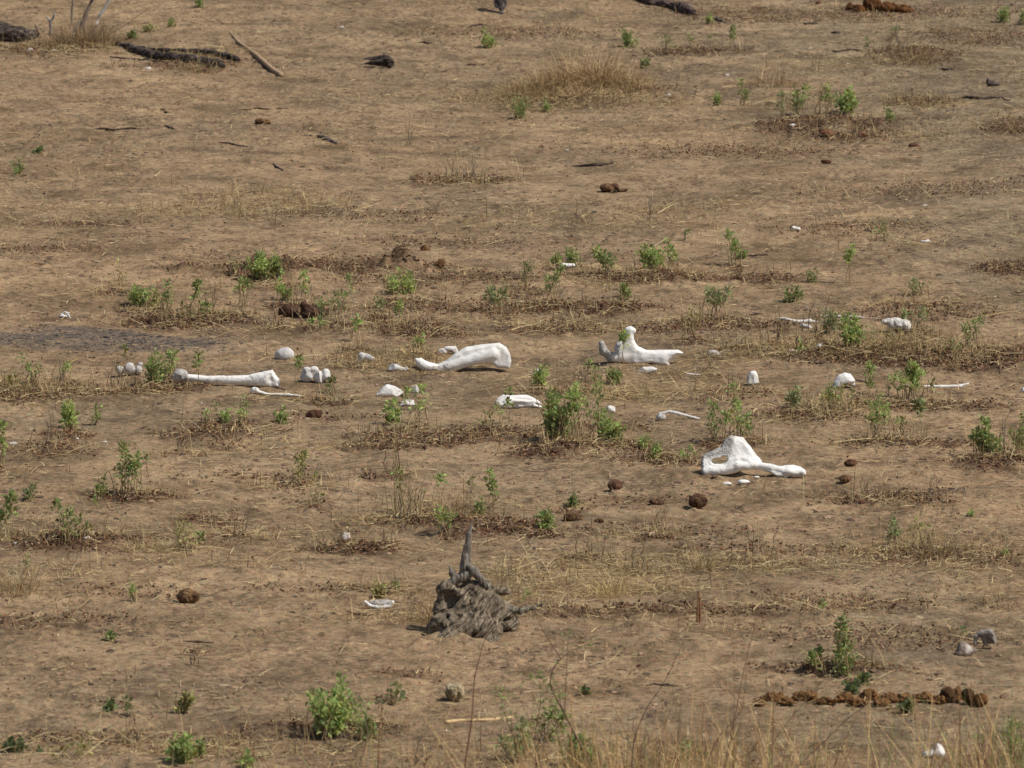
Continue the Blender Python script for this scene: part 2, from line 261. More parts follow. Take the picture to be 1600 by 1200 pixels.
def at(px, py):
    """World ground point seen at (px,py) plus px per metre there."""
    u = (px - 800) / FPX; v = (600 - py) / FPX
    cy = math.cos(PITCH) + v * math.sin(PITCH); cz = -math.sin(PITCH) + v * math.cos(PITCH)
    z = 0.0
    for _ in range(5):
        t = (CAMZ - z) / -cz
        x, y = u * t, cy * t
        z = .5 * z + .5 * float(ground_z(x, y))
    return x, y, float(ground_z(x, y)), FPX / t

# ------------------------------------------------------------------ mesh helpers
def mesh_from(name, V, F, colors=None, smooth=True):
    V = np.asarray(V, np.float32); F = np.asarray(F, np.int32)
    n = F.shape[1]
    me = bpy.data.meshes.new(name)
    me.vertices.add(len(V)); me.vertices.foreach_set('co', V.ravel())
    me.loops.add(F.size); me.loops.foreach_set('vertex_index', F.ravel())
    me.polygons.add(len(F)); me.polygons.foreach_set('loop_start', np.arange(0, F.size, n, dtype=np.int32))
    me.polygons.foreach_set('use_smooth', np.full(len(F), smooth, bool))
    me.update(calc_edges=True)
    if colors is not None:
        ca = me.attributes.new('tint', 'FLOAT_COLOR', 'POINT')
        c = np.ones((len(V), 4), np.float32); c[:, :3] = colors
        ca.data.foreach_set('color', c.ravel())
    return me

def add(name, me, mat, parent=None, loc=(0, 0, 0), label=None, cat=None, group=None, kind=None):
    o = bpy.data.objects.new(name, me)
    col.objects.link(o)
    if mat is not None: me.materials.append(mat)
    o.location = loc
    if parent: o.parent = parent
    for k, v in (('label', label), ('category', cat), ('group', group), ('kind', kind)):
        if v: o[k] = v
    return o

def empty(name, loc, label, cat, group=None):
    o = bpy.data.objects.new(name, None)
    o.empty_display_size = .05
    col.objects.link(o); o.location = loc
    o['label'] = label; o['category'] = cat
    if group: o['group'] = group
    return o

class Acc:
    """collects quads"""
    def __init__(s): s.V = []; s.F = []; s.C = []; s.n = 0
    def put(s, V, F, C):
        V = np.asarray(V, float).reshape(-1, 3); s.V.append(V); s.F.append(np.asarray(F) + s.n)
        C = np.asarray(C, float)
        s.C.append(np.tile(C, (len(V), 1)) if C.ndim == 1 else C); s.n += len(V)
    def tube(s, P, rad, c, n=5):
        P = np.asarray(P, float); k = len(P)
        T = np.gradient(P, axis=0); T /= np.linalg.norm(T, axis=1)[:, None] + 1e-9
        a = np.cross(T, [0.31, 0.11, .94]); bad = np.linalg.norm(a, axis=1) < .15
        a[bad] = np.cross(T[bad], [1, 0, 0]); a /= np.linalg.norm(a, axis=1)[:, None] + 1e-9
        b = np.cross(T, a)
        ang = np.arange(n) * 2 * np.pi / n
        rr = np.asarray(rad, float)[:, None, None]
        V = P[:, None] + rr * (a[:, None] * np.cos(ang)[None, :, None] + b[:, None] * np.sin(ang)[None, :, None])
        i = np.arange(k - 1)[:, None] * n; j = np.arange(n)[None]
        F = np.stack([i + j, i + (j + 1) % n, i + n + (j + 1) % n, i + n + j], -1).reshape(-1, 4)
        s.put(V.reshape(-1, 3), F, c)
    def mesh(s, name, smooth=True):
        return mesh_from(name, np.concatenate(s.V), np.concatenate(s.F), np.concatenate(s.C), smooth)

def leaves(base, dirv, length, width, colr, rs, fold=.25):
    """many diamond leaves at once: base (n,3), unit direction (n,3)"""
    n = len(base)
    rnd = rs.normal(size=(n, 3))
    side = np.cross(dirv, rnd); side /= np.linalg.norm(side, axis=1)[:, None] + 1e-9
    up = np.cross(side, dirv)
    L = np.asarray(length)[:, None]; W = np.asarray(width)[:, None]
    mid = base + dirv * L * .5
    v0 = base; v1 = mid + side * W * .5 + up * W * fold; v2 = base + dirv * L - up * L * .12; v3 = mid - side * W * .5 + up * W * fold
    V = np.stack([v0, v1, v2, v3], 1).reshape(-1, 3)
    F = np.arange(n * 4).reshape(n, 4)
    C = np.repeat(colr, 4, axis=0)
    return V, F, C

def blades(base, az, tilt, length, width, bend, colr, rs):
    """curved tapering grass blades, 3 segments each, world coords"""
    n = len(base); segs = 3
    dh = np.stack([np.cos(az), np.sin(az), np.zeros(n)], 1)
    P = [base]; t = tilt.copy()
    for k in range(segs):
        d = dh * np.cos(t)[:, None]; d[:, 2] = np.sin(t)
        P.append(P[-1] + d * (length / segs)[:, None]); t = t - bend
    side = np.stack([-np.sin(az), np.cos(az), rs.normal(size=n) * .6], 1); side /= np.linalg.norm(side, axis=1)[:, None]
    rows = []
    for k, p in enumerate(P):
        w = (width * (1, .9, .65, .15)[k])[:, None] * .5
        rows += [p - side * w, p + side * w]
    V = np.stack(rows, 1).reshape(-1, 3)
    b = (np.arange(n) * 8)[:, None, None]
    q = np.array([[0, 1, 3, 2], [2, 3, 5, 4], [4, 5, 7, 6]])[None]
    return V, (b + q).reshape(-1, 4), np.repeat(colr, 8, axis=0)

# ------------------------------------------------------------------ materials
def new_mat(name):
    m = bpy.data.materials.new(name); m.use_nodes = True
    nt = m.node_tree; b = nt.nodes['Principled BSDF']
    b.inputs['Roughness'].default_value = .9
    b.inputs['Specular IOR Level'].default_value = .2
    return m, nt, b
def node(nt, t, **kw):
    n = nt.nodes.new(t)
    for k, v in kw.items(): setattr(n, k, v)
    return n
def noise(nt, co, scale, detail=4, rough=.55, dist=0):
    n = node(nt, 'ShaderNodeTexNoise')
    n.inputs['Scale'].default_value = scale; n.inputs['Detail'].default_value = detail
    n.inputs['Roughness'].default_value = rough; n.inputs['Distortion'].default_value = dist
    nt.links.new(co, n.inputs['Vector']); return n.outputs['Fac']
def ramp(nt, fac, stops):
    r = node(nt, 'ShaderNodeValToRGB')
    e = r.color_ramp.elements
    while len(e) < len(stops): e.new(.5)
    for k, (p, c) in enumerate(stops):
        e[k].position = p; e[k].color = (*c, 1) if not np.isscalar(c) else (c, c, c, 1)
    nt.links.new(fac, r.inputs[0]); return r.outputs[0]
def mix(nt, f, a, b, mode='MIX'):
    m = node(nt, 'ShaderNodeMix', data_type='RGBA', blend_type=mode)
    for s, v in ((m.inputs[0], f), (m.inputs[6], a), (m.inputs[7], b)):
        if hasattr(v, 'links'): nt.links.new(v, s)
        elif np.isscalar(v): s.default_value = v
        else: s.default_value = (*v, 1)
    return m.outputs[2]
def mth(nt, op, a, b=0.0, clamp=False):
    m = node(nt, 'ShaderNodeMath', operation=op, use_clamp=clamp)
    for s, v in ((m.inputs[0], a), (m.inputs[1], b)):
        if hasattr(v, 'links'): nt.links.new(v, s)
        else: s.default_value = v
    return m.outputs[0]
def bump(nt, b, h, strength, dist):
    n = node(nt, 'ShaderNodeBump')
    n.inputs['Strength'].default_value = strength; n.inputs['Distance'].default_value = dist
    nt.links.new(h, n.inputs['Height']); nt.links.new(n.outputs[0], b.inputs['Normal'])
def coords(nt, which='Object'):
    return node(nt, 'ShaderNodeTexCoord').outputs[which]

# ground
M_ground, nt, b = new_mat('dry_soil')
co = coords(nt)
att = node(nt, 'ShaderNodeAttribute', attribute_name='tint')
sep = node(nt, 'ShaderNodeSeparateColor'); nt.links.new(att.outputs['Color'], sep.inputs[0])
big = noise(nt, co, .35, 4, .6)
mid = noise(nt, co, 2.2, 6, .65, .4)
fin = noise(nt, co, 16, 7, .75, .3)
mic = noise(nt, co, 60, 4, .75)
c1 = ramp(nt, big, [(.3, (.425, .296, .174)), (.5, (.372, .257, .150)), (.7, (.30, .211, .128))])
c2 = ramp(nt, mid, [(.32, (.52, .50, .48)), (.43, (.84, .83, .82)), (.52, (1.05, 1.04, 1.03)), (.64, (1.10, 1.09, 1.08)), (.8, (.82, .80, .78))])
c3 = ramp(nt, fin, [(.33, (.36, .34, .32)), (.43, (.80, .78, .76)), (.55, (1.10, 1.10, 1.10)), (.66, (1.16, 1.16, 1.14)), (.80, (.80, .78, .74))])
c4 = ramp(nt, mic, [(.33, (.50, .47, .45)), (.46, (.95, .94, .93)), (.6, (1.08, 1.08, 1.08)), (.75, (1.38, 1.36, 1.3))])
c = mix(nt, 1.0, c1, c2, 'MULTIPLY'); c = mix(nt, 1.0, c, c3, 'MULTIPLY'); c = mix(nt, .9, c, c4, 'MULTIPLY')
c = mix(nt, 1.0, c, ramp(nt, noise(nt, co, 28, 3, .6), [(.36, (.88, 1.0, 1.0)), (.5, (1.0, 1.0, 1.0)), (.64, (1.10, .97, .98))]), 'MULTIPLY')
c5 = ramp(nt, noise(nt, co, .85, 3, .6, .6), [(.35, (.74, .73, .71)), (.5, (1.0, 1.0, 1.0)), (.68, (1.13, 1.12, 1.10))])
c = mix(nt, 1.0, c, c5, 'MULTIPLY')
org = noise(nt, co, 1.1, 7, .72, .8)
orgf = mth(nt, 'MULTIPLY', ramp(nt, org, [(.47, 0.0), (.60, 1.0)]), ramp(nt, fin, [(.40, 1.0), (.62, .15)]))
c = mix(nt, mth(nt, 'MULTIPLY', orgf, .75), c, (.125, .082, .052))
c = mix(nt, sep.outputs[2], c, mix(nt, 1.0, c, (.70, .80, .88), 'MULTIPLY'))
litc = ramp(nt, fin, [(.3, (.028, .014, .008)), (.5, (.085, .042, .024)), (.7, (.17, .088, .05))])
c = mix(nt, mth(nt, 'MULTIPLY', sep.outputs[0], .92), c, litc)
ashc = ramp(nt, fin, [(.3, (.07, .06, .055)), (.5, (.125, .104, .09)), (.7, (.20, .16, .13))])
c = mix(nt, mth(nt, 'MULTIPLY', sep.outputs[1], .78), c, ashc)
nt.links.new(c, b.inputs['Base Color'])
b.inputs['Roughness'].default_value = .95
b.inputs['Specular IOR Level'].default_value = .1
bump(nt, b, mth(nt, 'ADD', mth(nt, 'MULTIPLY', fin, 1.6), mth(nt, 'MULTIPLY', mic, .45)), .8, .022)

# pieces whose own colour is stored per piece
def tinted(name, rough=.85, transl=0.0, var=.25, scale=60):
    m, nt, b = new_mat(name)
    a = node(nt, 'ShaderNodeAttribute', attribute_name='tint').outputs['Color']
    n = noise(nt, coords(nt), scale, 3, .6)
    c = mix(nt, 1.0, a, ramp(nt, n, [(.3, 1 - var), (.7, 1 + var)]), 'MULTIPLY')
    nt.links.new(c, b.inputs['Base Color']); b.inputs['Roughness'].default_value = rough
    if transl:
        t = node(nt, 'ShaderNodeBsdfTranslucent'); nt.links.new(c, t.inputs[0])
        ms = node(nt, 'ShaderNodeMixShader'); ms.inputs[0].default_value = transl
        nt.links.new(b.outputs[0], ms.inputs[1]); nt.links.new(t.outputs[0], ms.inputs[2])
        nt.links.new(ms.outputs[0], nt.nodes['Material Output'].inputs[0])
    return m
M_leaf = tinted('green_leaf', .55, .45)
M_stem = tinted('twig_bark', .85)
M_straw = tinted('dry_straw', .75, .2, .15)
M_litter = tinted('leaf_litter', .9)

def bone_mat():
    m, nt, b = new_mat('weathered_bone')
    co = coords(nt)
    a = node(nt, 'ShaderNodeAttribute', attribute_name='tint').outputs['Color']
    n1 = noise(nt, co, 7, 5, .6, .5); n2 = noise(nt, co, 45, 5, .7)
    v = node(nt, 'ShaderNodeTexVoronoi'); v.inputs['Scale'].default_value = 75; nt.links.new(co, v.inputs['Vector'])
    sp = node(nt, 'ShaderNodeSeparateColor'); nt.links.new(a, sp.inputs[0])
    g = sp.outputs[0]; dirt = sp.outputs[1]
    wh = ramp(nt, n1, [(.3, (.70, .66, .59)), (.45, (.84, .82, .775)), (.7, (.90, .885, .85))])
    wh = mix(nt, .5, wh, ramp(nt, n2, [(.3, .82), (.5, 1.0), (.75, 1.04)]), 'MULTIPLY')
    gr = ramp(nt, n2, [(.32, (.17, .16, .15)), (.5, (.42, .40, .37)), (.7, (.62, .60, .56))])
    pit = ramp(nt, v.outputs['Distance'], [(.12, .32), (.32, 1.0)])
    gr = mix(nt, 1.0, gr, pit, 'MULTIPLY')
    c = mix(nt, g, wh, gr)
    c = mix(nt, mth(nt, 'MULTIPLY', sp.outputs[2], .85), c, ramp(nt, n2, [(.3, (.045, .04, .035)), (.5, (.15, .135, .115)), (.7, (.27, .25, .22))]))
    c = mix(nt, mth(nt, 'MULTIPLY', dirt, mth(nt, 'ADD', n1, .1), True), c, (.30, .19, .12))
    nt.links.new(c, b.inputs['Base Color']); b.inputs['Roughness'].default_value = .7
    h = mth(nt, 'ADD', mth(nt, 'MULTIPLY', n2, .6), mth(nt, 'MULTIPLY', mth(nt, 'MULTIPLY', v.outputs['Distance'], 2.5), g))
    bump(nt, b, h, .45, .005)
    return m
M_bone = bone_mat()

def lump_mat(name, stops, scale, fib=1.0, bs=.9, bd=.012, stretch=None):
    m, nt, b = new_mat(name)
    co = coords(nt)
    if stretch:
        mp = node(nt, 'ShaderNodeMapping'); mp.inputs['Scale'].default_value = stretch[0]; mp.inputs['Rotation'].default_value = stretch[1]
        nt.links.new(co, mp.inputs[0]); co = mp.outputs[0]
    n1 = noise(nt, co, scale, 6, .7, .6); n2 = noise(nt, co, scale * 4, 4, .7)
    c = ramp(nt, n1, stops)
    a = node(nt, 'ShaderNodeAttribute', attribute_name='tint').outputs['Color']
    c = mix(nt, 1.0, c, a, 'MULTIPLY')
    c = mix(nt, .6, c, ramp(nt, n2, [(.3, .6), (.6, 1.15)]), 'MULTIPLY')
    nt.links.new(c, b.inputs['Base Color'])
    bump(nt, b, mth(nt, 'ADD', n1, mth(nt, 'MULTIPLY', n2, .5 * fib)), bs, bd)
    b.inputs['Specular IOR Level'].default_value = .12
    return m
M_dung = lump_mat('dry_dung', [(.36, (.04, .025, .017)), (.48, (.12, .072, .042)), (.66, (.30, .20, .11))], 22, 1, 1.0, .02)
M_rdung = lump_mat('fresh_dung', [(.34, (.045, .023, .012)), (.48, (.155, .078, .030)), (.68, (.30, .155, .06))], 14)
M_clod = lump_mat('soil_clod', [(.32, (.08, .045, .03)), (.5, (.17, .095, .06)), (.7, (.24, .14, .09))], 10)
M_stone = lump_mat('pale_stone', [(.38, (.10, .08, .055)), (.5, (.38, .33, .25)), (.66, (.62, .56, .46))], 16, 1, 1.0, .02)
M_wood = lump_mat('grey_dead_wood', [(.32, (.10, .085, .065)), (.45, (.27, .235, .185)), (.6, (.38, .335, .275)), (.75, (.48, .43, .36))], 9,
                  1, 1.0, .02, ((5.5, 2.2, .8), (0, R(-52), 0)))
M_spike = lump_mat('split_dead_wood', [(.34, (.06, .05, .04)), (.5, (.22, .19, .155)), (.7, (.40, .36, .31))], 10, 1, .9, .012, ((6, 4, .6), (0, R(8), 0)))
M_log = lump_mat('charred_log', [(.38, (.014, .011, .010)), (.5, (.065, .052, .044)), (.66, (.20, .165, .14))], 9, 1, 1.0, .02, ((.9, 5, 5), (0, 0, 0)))
M_stick = lump_mat('bare_stick', [(.35, (.26, .18, .12)), (.5, (.40, .29, .20)), (.7, (.48, .37, .27))], 10, 1, .6, .006, ((1, 5, 5), (0, 0, 0)))

# ------------------------------------------------------------------ ground sheet
lit = np.zeros_like(GX); ash = np.zeros_like(GX); pale = np.zeros_like(GX)
lit[inner] = mask(LIT_W, _x, _y, 31); ash[inner] = mask(ASH_W, _x, _y, 41); pale[inner] = mask(GREYER_W, _x, _y, 51, .8)
pale = np.maximum(pale, .25 + .25 * vn2(GX, GY, 4.5, 57))  # this channel turns the soil colour greyer and darker
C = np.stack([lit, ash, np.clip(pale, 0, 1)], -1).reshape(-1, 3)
V = np.stack([GX, GY, GZ], -1).reshape(-1, 3)
nx, ny = len(xs), len(ys)
ii = (np.arange(ny - 1)[:, None] * nx + np.arange(nx - 1)[None]).ravel()
F = np.stack([ii, ii + 1, ii + nx + 1, ii + nx], 1)
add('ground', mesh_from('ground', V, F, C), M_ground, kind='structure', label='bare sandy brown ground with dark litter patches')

# ------------------------------------------------------------------ signed-distance modelling (px units, surface nets)
def smin(a, b, k):
    h = np.clip(.5 + .5 * (b - a) / k, 0, 1)
    return b * (1 - h) + a * h - k * h * (1 - h)

def poly_sd(poly, X, Y):
    """signed distance to polygon, negative inside"""
    d = np.full(X.shape, 1e9); s = np.ones(X.shape)
    n = len(poly)
    for i in range(n):
        ax, ay = poly[i]; bx, by = poly[i - 1]
        ex, ey = bx - ax, by - ay; wx, wy = X - ax, Y - ay
        t = np.clip((wx * ex + wy * ey) / (ex * ex + ey * ey + 1e-9), 0, 1)
        d = np.minimum(d, (wx - ex * t) ** 2 + (wy - ey * t) ** 2)
        c1 = Y >= ay; c2 = Y < by; c3 = ex * wy > ey * wx
        flip = (c1 & c2 & c3) | (~c1 & ~c2 & ~c3)
        s = np.where(flip, -s, s)
    return s * np.sqrt(d)

def nets(f, o, h):
    """surface nets over a grid f with origin o and step h -> verts, quads"""
    S = f < 0
    nx, ny, nz = f.shape
    cnt = np.zeros((nx - 1, ny - 1, nz - 1), np.int8)
    for a in (0, 1):
        for b_ in (0, 1):
            for c_ in (0, 1):
                cnt += S[a:nx - 1 + a, b_:ny - 1 + b_, c_:nz - 1 + c_]
    act = (cnt > 0) & (cnt < 8)
    I = np.argwhere(act); idx = np.full(act.shape, -1); idx[act] = np.arange(len(I))
    acc = np.zeros((len(I), 3)); num = np.zeros(len(I))
    corners = [(a, b_, c_) for a in (0, 1) for b_ in (0, 1) for c_ in (0, 1)]
    for p in corners:
        for ax in range(3):
            if p[ax]: continue
            q = list(p); q[ax] = 1
            fa = f[I[:, 0] + p[0], I[:, 1] + p[1], I[:, 2] + p[2]]; fb = f[I[:, 0] + q[0], I[:, 1] + q[1], I[:, 2] + q[2]]
            m = (fa < 0) != (fb < 0)
            t = fa[m] / (fa[m] - fb[m])
            pos = np.tile(np.array(p, float), (m.sum(), 1)); pos[:, ax] += t
            acc[m] += pos; num[m] += 1
    V = (I + acc / num[:, None]) * h + o
    Q = []
    for ax in range(3):
        u, v = [(1, 2), (2, 0), (0, 1)][ax]
        sl0 = [slice(1, -1)] * 3; sl1 = [slice(1, -1)] * 3
        sl0[ax] = slice(0, -1); sl1[ax] = slice(1, None)
        A = S[tuple(sl0)]; B = S[tuple(sl1)]
        E = np.argwhere(A != B)
        if not len(E): continue
        inside = A[E[:, 0], E[:, 1], E[:, 2]]
        base = E + 1; base[:, ax] -= 1
        def cell(du, dv):
            c = base.copy(); c[:, u] += du; c[:, v] += dv
            return idx[c[:, 0], c[:, 1], c[:, 2]]
        q = np.stack([cell(-1, -1), cell(0, -1), cell(0, 0), cell(-1, 0)], 1)
        q[~inside] = q[~inside][:, ::-1]
        Q.append(q)
    return V, np.concatenate(Q)

KV = 1 / math.cos(PITCH + .005)
def carve(name, base, prims, mat, label=None, cat=None, group=None, k=3.0, res=1.3, nz=(.8, 5.0, 1), nz2=(.35, 2.2), tint=None, pad=5, parent=None, stretch=None, name_mesh=None, yaw=0.0, facets=0, fk=.72):
    """one solid from primitives written in picture pixels round the anchor (base), built at its own distance with real depth.
    e: x,y,rx,ry,rd,dd   c: x1,y1,r1,x2,y2,r2,dd1,dd2,flat   p: poly,T,w,lean   capital letters cut away"""
    bx, by = base
    X0, Y0, Z0, s = at(bx, by)
    lo = np.array([1e9] * 3); hi = -lo
    P = []
    for p in prims:
        t = p[0]
        if t in 'eE':
            x, y, rx, ry = p[1:5]; rd = p[5] if len(p) > 5 else rx * .8; dd = p[6] if len(p) > 6 else 0
            c = np.array([x - bx, dd, (by - y) * KV]); r = np.array([rx, rd, ry])
            P.append((t, c, r))
            if t == 'e': lo = np.minimum(lo, c - r); hi = np.maximum(hi, c + r)
        elif t in 'cC':
            x1, y1, r1, x2, y2, r2 = p[1:7]; d1 = p[7] if len(p) > 7 else 0; d2 = p[8] if len(p) > 8 else d1; fl = p[9] if len(p) > 9 else 1
            a = np.array([x1 - bx, d1, (by - y1) * KV]); b_ = np.array([x2 - bx, d2, (by - y2) * KV])
            P.append((t, a, b_, r1, r2, fl))
            if t == 'c':
                for q, r in ((a, r1), (b_, r2)):
                    rr = np.array([r, r * fl, r]); lo = np.minimum(lo, q - rr); hi = np.maximum(hi, q + rr)
        else:
            poly = [(x - bx, (by - y) * KV) for x, y in p[1]]; T, w = p[2], p[3]; lean = p[4] if len(p) > 4 else 0; dd = p[5] if len(p) > 5 else 0
            P.append((t, poly, T, w, lean, dd))
            if t == 'p':
                ax = np.array(poly); dl = [dd + lean * ax[:, 1].min(), dd + lean * ax[:, 1].max()]
                lo = np.minimum(lo, [ax[:, 0].min(), min(dl) - T, ax[:, 1].min()]); hi = np.maximum(hi, [ax[:, 0].max(), max(dl) + T, ax[:, 1].max()])
    lo -= pad; hi += pad
    n = np.ceil((hi - lo) / res).astype(int) + 1
    U, D, H = np.meshgrid(*[lo[i] + np.arange(n[i]) * res for i in range(3)], indexing='ij')
    f = None; cuts = []
    for p in P:
        t = p[0]
        if t in 'eE':
            q = [(A - c_) / r_ for A, c_, r_ in zip((U, D, H), p[1], p[2])]
            k0 = np.sqrt(q[0] ** 2 + q[1] ** 2 + q[2] ** 2)
            k1 = np.sqrt((q[0] / p[2][0]) ** 2 + (q[1] / p[2][1]) ** 2 + (q[2] / p[2][2]) ** 2) + 1e-6
            g = k0 * (k0 - 1) / k1
        elif t in 'cC':
            a, b_, r1, r2, fl = p[1:]
            e = b_ - a; e2 = (e ** 2).sum() + 1e-6
            tt = np.clip(((U - a[0]) * e[0] + (D - a[1]) * e[1] + (H - a[2]) * e[2]) / e2, 0, 1)
            g = np.sqrt((U - a[0] - e[0] * tt) ** 2 + ((D - a[1] - e[1] * tt) / fl) ** 2 + (H - a[2] - e[2] * tt) ** 2) - (r1 + (r2 - r1) * tt)
        else:
            poly, T, w, lean, dd = p[1:]
            m = -poly_sd(poly, U[:, 0, :], H[:, 0, :])[:, None, :]
            g = (np.hypot(np.maximum(w - m, 0) / w, np.abs(D - dd - lean * H) / T) - 1) * min(T, w)
        if t.isupper(): cuts.append(g)
        else: f = g if f is None else smin(f, g, k)
    for g in cuts: f = -smin(-f, g, max(1.0, k * .5))
    off = int(abs(bx * 3 + by * 7)) % 1000
    if facets:          # broken faces
        fr = np.random.default_rng(off); cc_ = (lo + hi) / 2; ex = (hi - lo) / 2 - pad
        for _ in range(facets):
            nn = fr.normal(size=3); nn[2] = abs(nn[2]) * .8; nn /= np.linalg.norm(nn)
            g = (U - cc_[0]) * nn[0] + (D - cc_[1]) * nn[1] + (H - cc_[2]) * nn[2] - np.linalg.norm(ex * nn) * fr.uniform(fk, fk + .22)
            f = np.maximum(f, g)
    if stretch is None: f = f + nz[0] * vn3(U + off, D, H, nz[1], 3) + nz2[0] * vn3(U + off, D, H, nz2[1], 5)
    else:
        f = f + stretch(U, D, H)
    V, F = nets(f, lo, res)
    tc = np.ones((len(V), 3)) if tint is None else tint(V[:, 0] + bx, V[:, 1], by - V[:, 2] / KV, V)
    if mat is M_bone and tint is None: tc = np.tile([.0, .15, 0], (len(V), 1))
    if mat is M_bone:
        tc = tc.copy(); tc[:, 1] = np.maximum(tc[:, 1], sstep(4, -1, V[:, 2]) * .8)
        crk = np.abs(vn3(V[:, 0] * .35 + off, V[:, 1], V[:, 2] * 1.1, 4.2, 31)); msk = sstep(.0, .5, vn3(V[:, 0], V[:, 1] + off, V[:, 2], 14, 32))
        tc[:, 0] = np.clip(tc[:, 0] + .65 * sstep(.09, .02, crk) * msk + .22 * sstep(.1, .8, vn3(V[:, 0], V[:, 1], V[:, 2] + off, 9, 33)), 0, 1)
    if yaw:
        cy_, sy_ = math.cos(yaw), math.sin(yaw); V = np.stack([V[:, 0] * cy_ - V[:, 1] * sy_, V[:, 0] * sy_ + V[:, 1] * cy_, V[:, 2]], 1)
    me = mesh_from(name, V / s, F, tc)
    loc = (X0, Y0, Z0)
    if parent is not None:
        pl = parent.location
        loc = (X0 - pl[0], Y0 - pl[1], Z0 - pl[2])
    return add(name, me, mat, parent, loc, label, cat, group)

def gtint(g, d=.15):
    return lambda x, dd, y, V: np.tile([g, d, 0], (len(V), 1))
BG = 'bleached bones strewn over the ground'
def bone(name, label, base, prims, g=0.0, d=.15, **kw):
    if 'tint' not in kw: kw['tint'] = gtint(g, d)
    if name in ('bone_fragment', 'bone_flake', 'bone_chip', 'skull_fragment', 'block_bone', 'spine_bone', 'joint_bone', 'flat_bone', 'dome_bone'): kw.setdefault('facets', 7 if name in ('bone_fragment', 'block_bone', 'bone_flake', 'skull_fragment') else 3); kw.setdefault('fk', .62 if name == 'bone_fragment' else .74)
    kw.setdefault('nz', (.8, 9, 1)); kw.setdefault('nz2', (.15, 2.6)); kw.setdefault('k', 2.0); kw.setdefault('res', 1.0)
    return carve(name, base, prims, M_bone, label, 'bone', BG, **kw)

# --- the long leg bone at left, with its own grey knob
r0 = empty('long_bone', at(355, 602)[:3], 'white long leg bone with grey knobbed end beside leafy sprig, left of picture', 'bone', BG)
carve('shaft', (355, 602), [('c', 290, 589, 5, 330, 593, 6), ('c', 330, 593, 6, 395, 593.5, 8), ('c', 395, 593.5, 8.5, 414, 593, 11.5, 0, 0, 1),
      ('p', [(392, 585), (412, 581), (426, 577.5), (431, 586), (437, 592), (436.5, 603), (435, 605.5), (420, 605), (405, 602.5), (392, 601)], 8, 5, 0),
      ('E', 437, 584, 3.2, 4, 8), ('E', 424, 592, 5, 6, 4, -11)], M_bone, parent=r0, tint=gtint(.02, .1), k=3, res=1, nz=(.5, 14, 1), nz2=(.3, 2.6))
carve('knob', (355, 602), [('e', 282, 586, 11.5, 10, 11), ('e', 290, 589, 6, 7, 8), ('e', 273, 589, 5, 6, 7)], M_bone, parent=r0, tint=gtint(.85, .2), k=3,
      nz=(1.3, 5, 1))
bone('rib_bone', 'thin white splinter with round head in front of the long leg bone', (425, 618), [('e', 398, 609, 6.5, 5, 5), ('e', 394, 612, 3, 3, 4),
     ('c', 402, 611, 3.2, 416, 615, 1.6), ('c', 416, 615, 1.7, 450, 616.5, 2.2), ('c', 450, 616.5, 2.2, 479, 619, 1)], res=.9, nz=(.3, 4, 1), nz2=(.1, 2))
bone('round_bone', 'smooth grey white dome of bone lying alone above two lobed bone', (445, 560), [('e', 445, 555, 14.5, 12.5, 13), ('e', 437, 557, 8, 8, 9)], .5, .1)
bone('joint_bone', 'white two lobed joint bone right of the long leg bone', (491, 597), [('e', 479, 585, 12, 13, 12), ('e', 490, 580, 9, 9, 9), ('e', 498, 589, 9, 11, 10),
     ('e', 509, 585, 7, 10.5, 9), ('C', 492, 576, 1.5, 487, 598, 2.6, -10), ('C', 503, 583, 1.5, 505, 598, 2.2, -9), ('c', 498, 579, 2.5, 501, 594, 3, -8)], .32, .15, k=1.5, nz=(1.6, 8, 1))
bone('spine_bone', 'grey lumpy backbone piece at far left behind dry stems', (204, 584), [('e', 187, 578, 6, 7, 6), ('e', 203, 576, 11, 10, 10), ('e', 216, 577, 7, 8, 8),
     ('e', 219, 569, 4.5, 4.5, 5), ('E', 195, 572, 3, 4, 9), ('E', 211, 571, 2.5, 4, 9)], .6, .3, k=1.5)
bone('bone_fragment', 'small white saddle shaped bone piece between round bone and shoulder blade', (571, 566), [('e', 576, 558, 10, 6.5, 8), ('e', 566, 558, 7, 7, 7), ('e', 560, 562, 6, 4, 6),
     ('E', 574, 550, 6, 3, 6), ('E', 561, 559, 4, 2.5, 4, -6)], .38, .15, k=1.5)
bone('bone_fragment', 'pale club shaped bone piece just left of the big shoulder blade tip', (622, 579), [('e', 615, 573, 10.5, 6, 8), ('c', 622, 574, 4, 634, 576, 2.5), ('e', 638, 571, 4, 6, 4),
     ('E', 612, 568, 3, 2, 4, -5)], .4, .2, k=1.5)
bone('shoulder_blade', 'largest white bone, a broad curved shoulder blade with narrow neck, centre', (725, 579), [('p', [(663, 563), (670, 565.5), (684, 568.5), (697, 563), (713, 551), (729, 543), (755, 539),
     (780, 536.5), (791, 543), (797.5, 553), (799, 564), (796.5, 575), (777, 573.5), (768, 567.5), (748, 567.5), (731, 571), (720, 577), (709, 581),
     (692, 581), (678, 578.5), (664, 579.5), (657, 573), (655, 565)], 9, 5, .25), ('c', 651, 561, 3, 657, 568, 6), ('c', 657, 559.5, 2, 662, 566, 5), ('e', 656, 564, 5, 4, 5), ('e', 666, 572, 9, 7, 8), ('c', 700, 572, 7, 770, 553, 10, -3, 0),
     ('E', 684, 563, 8, 4, 14)],
     tint=lambda x, d, y, V: np.stack([.5 * sstep(772, 800, x) + .06 + .5 * sstep(1.5, 5, V[:, 2] * 0 + (y - 573)), .1 + .25 * sstep(565, 580, y), x * 0], 1), k=2.5, nz=(.6, 12, 1), nz2=(.12, 2.5))
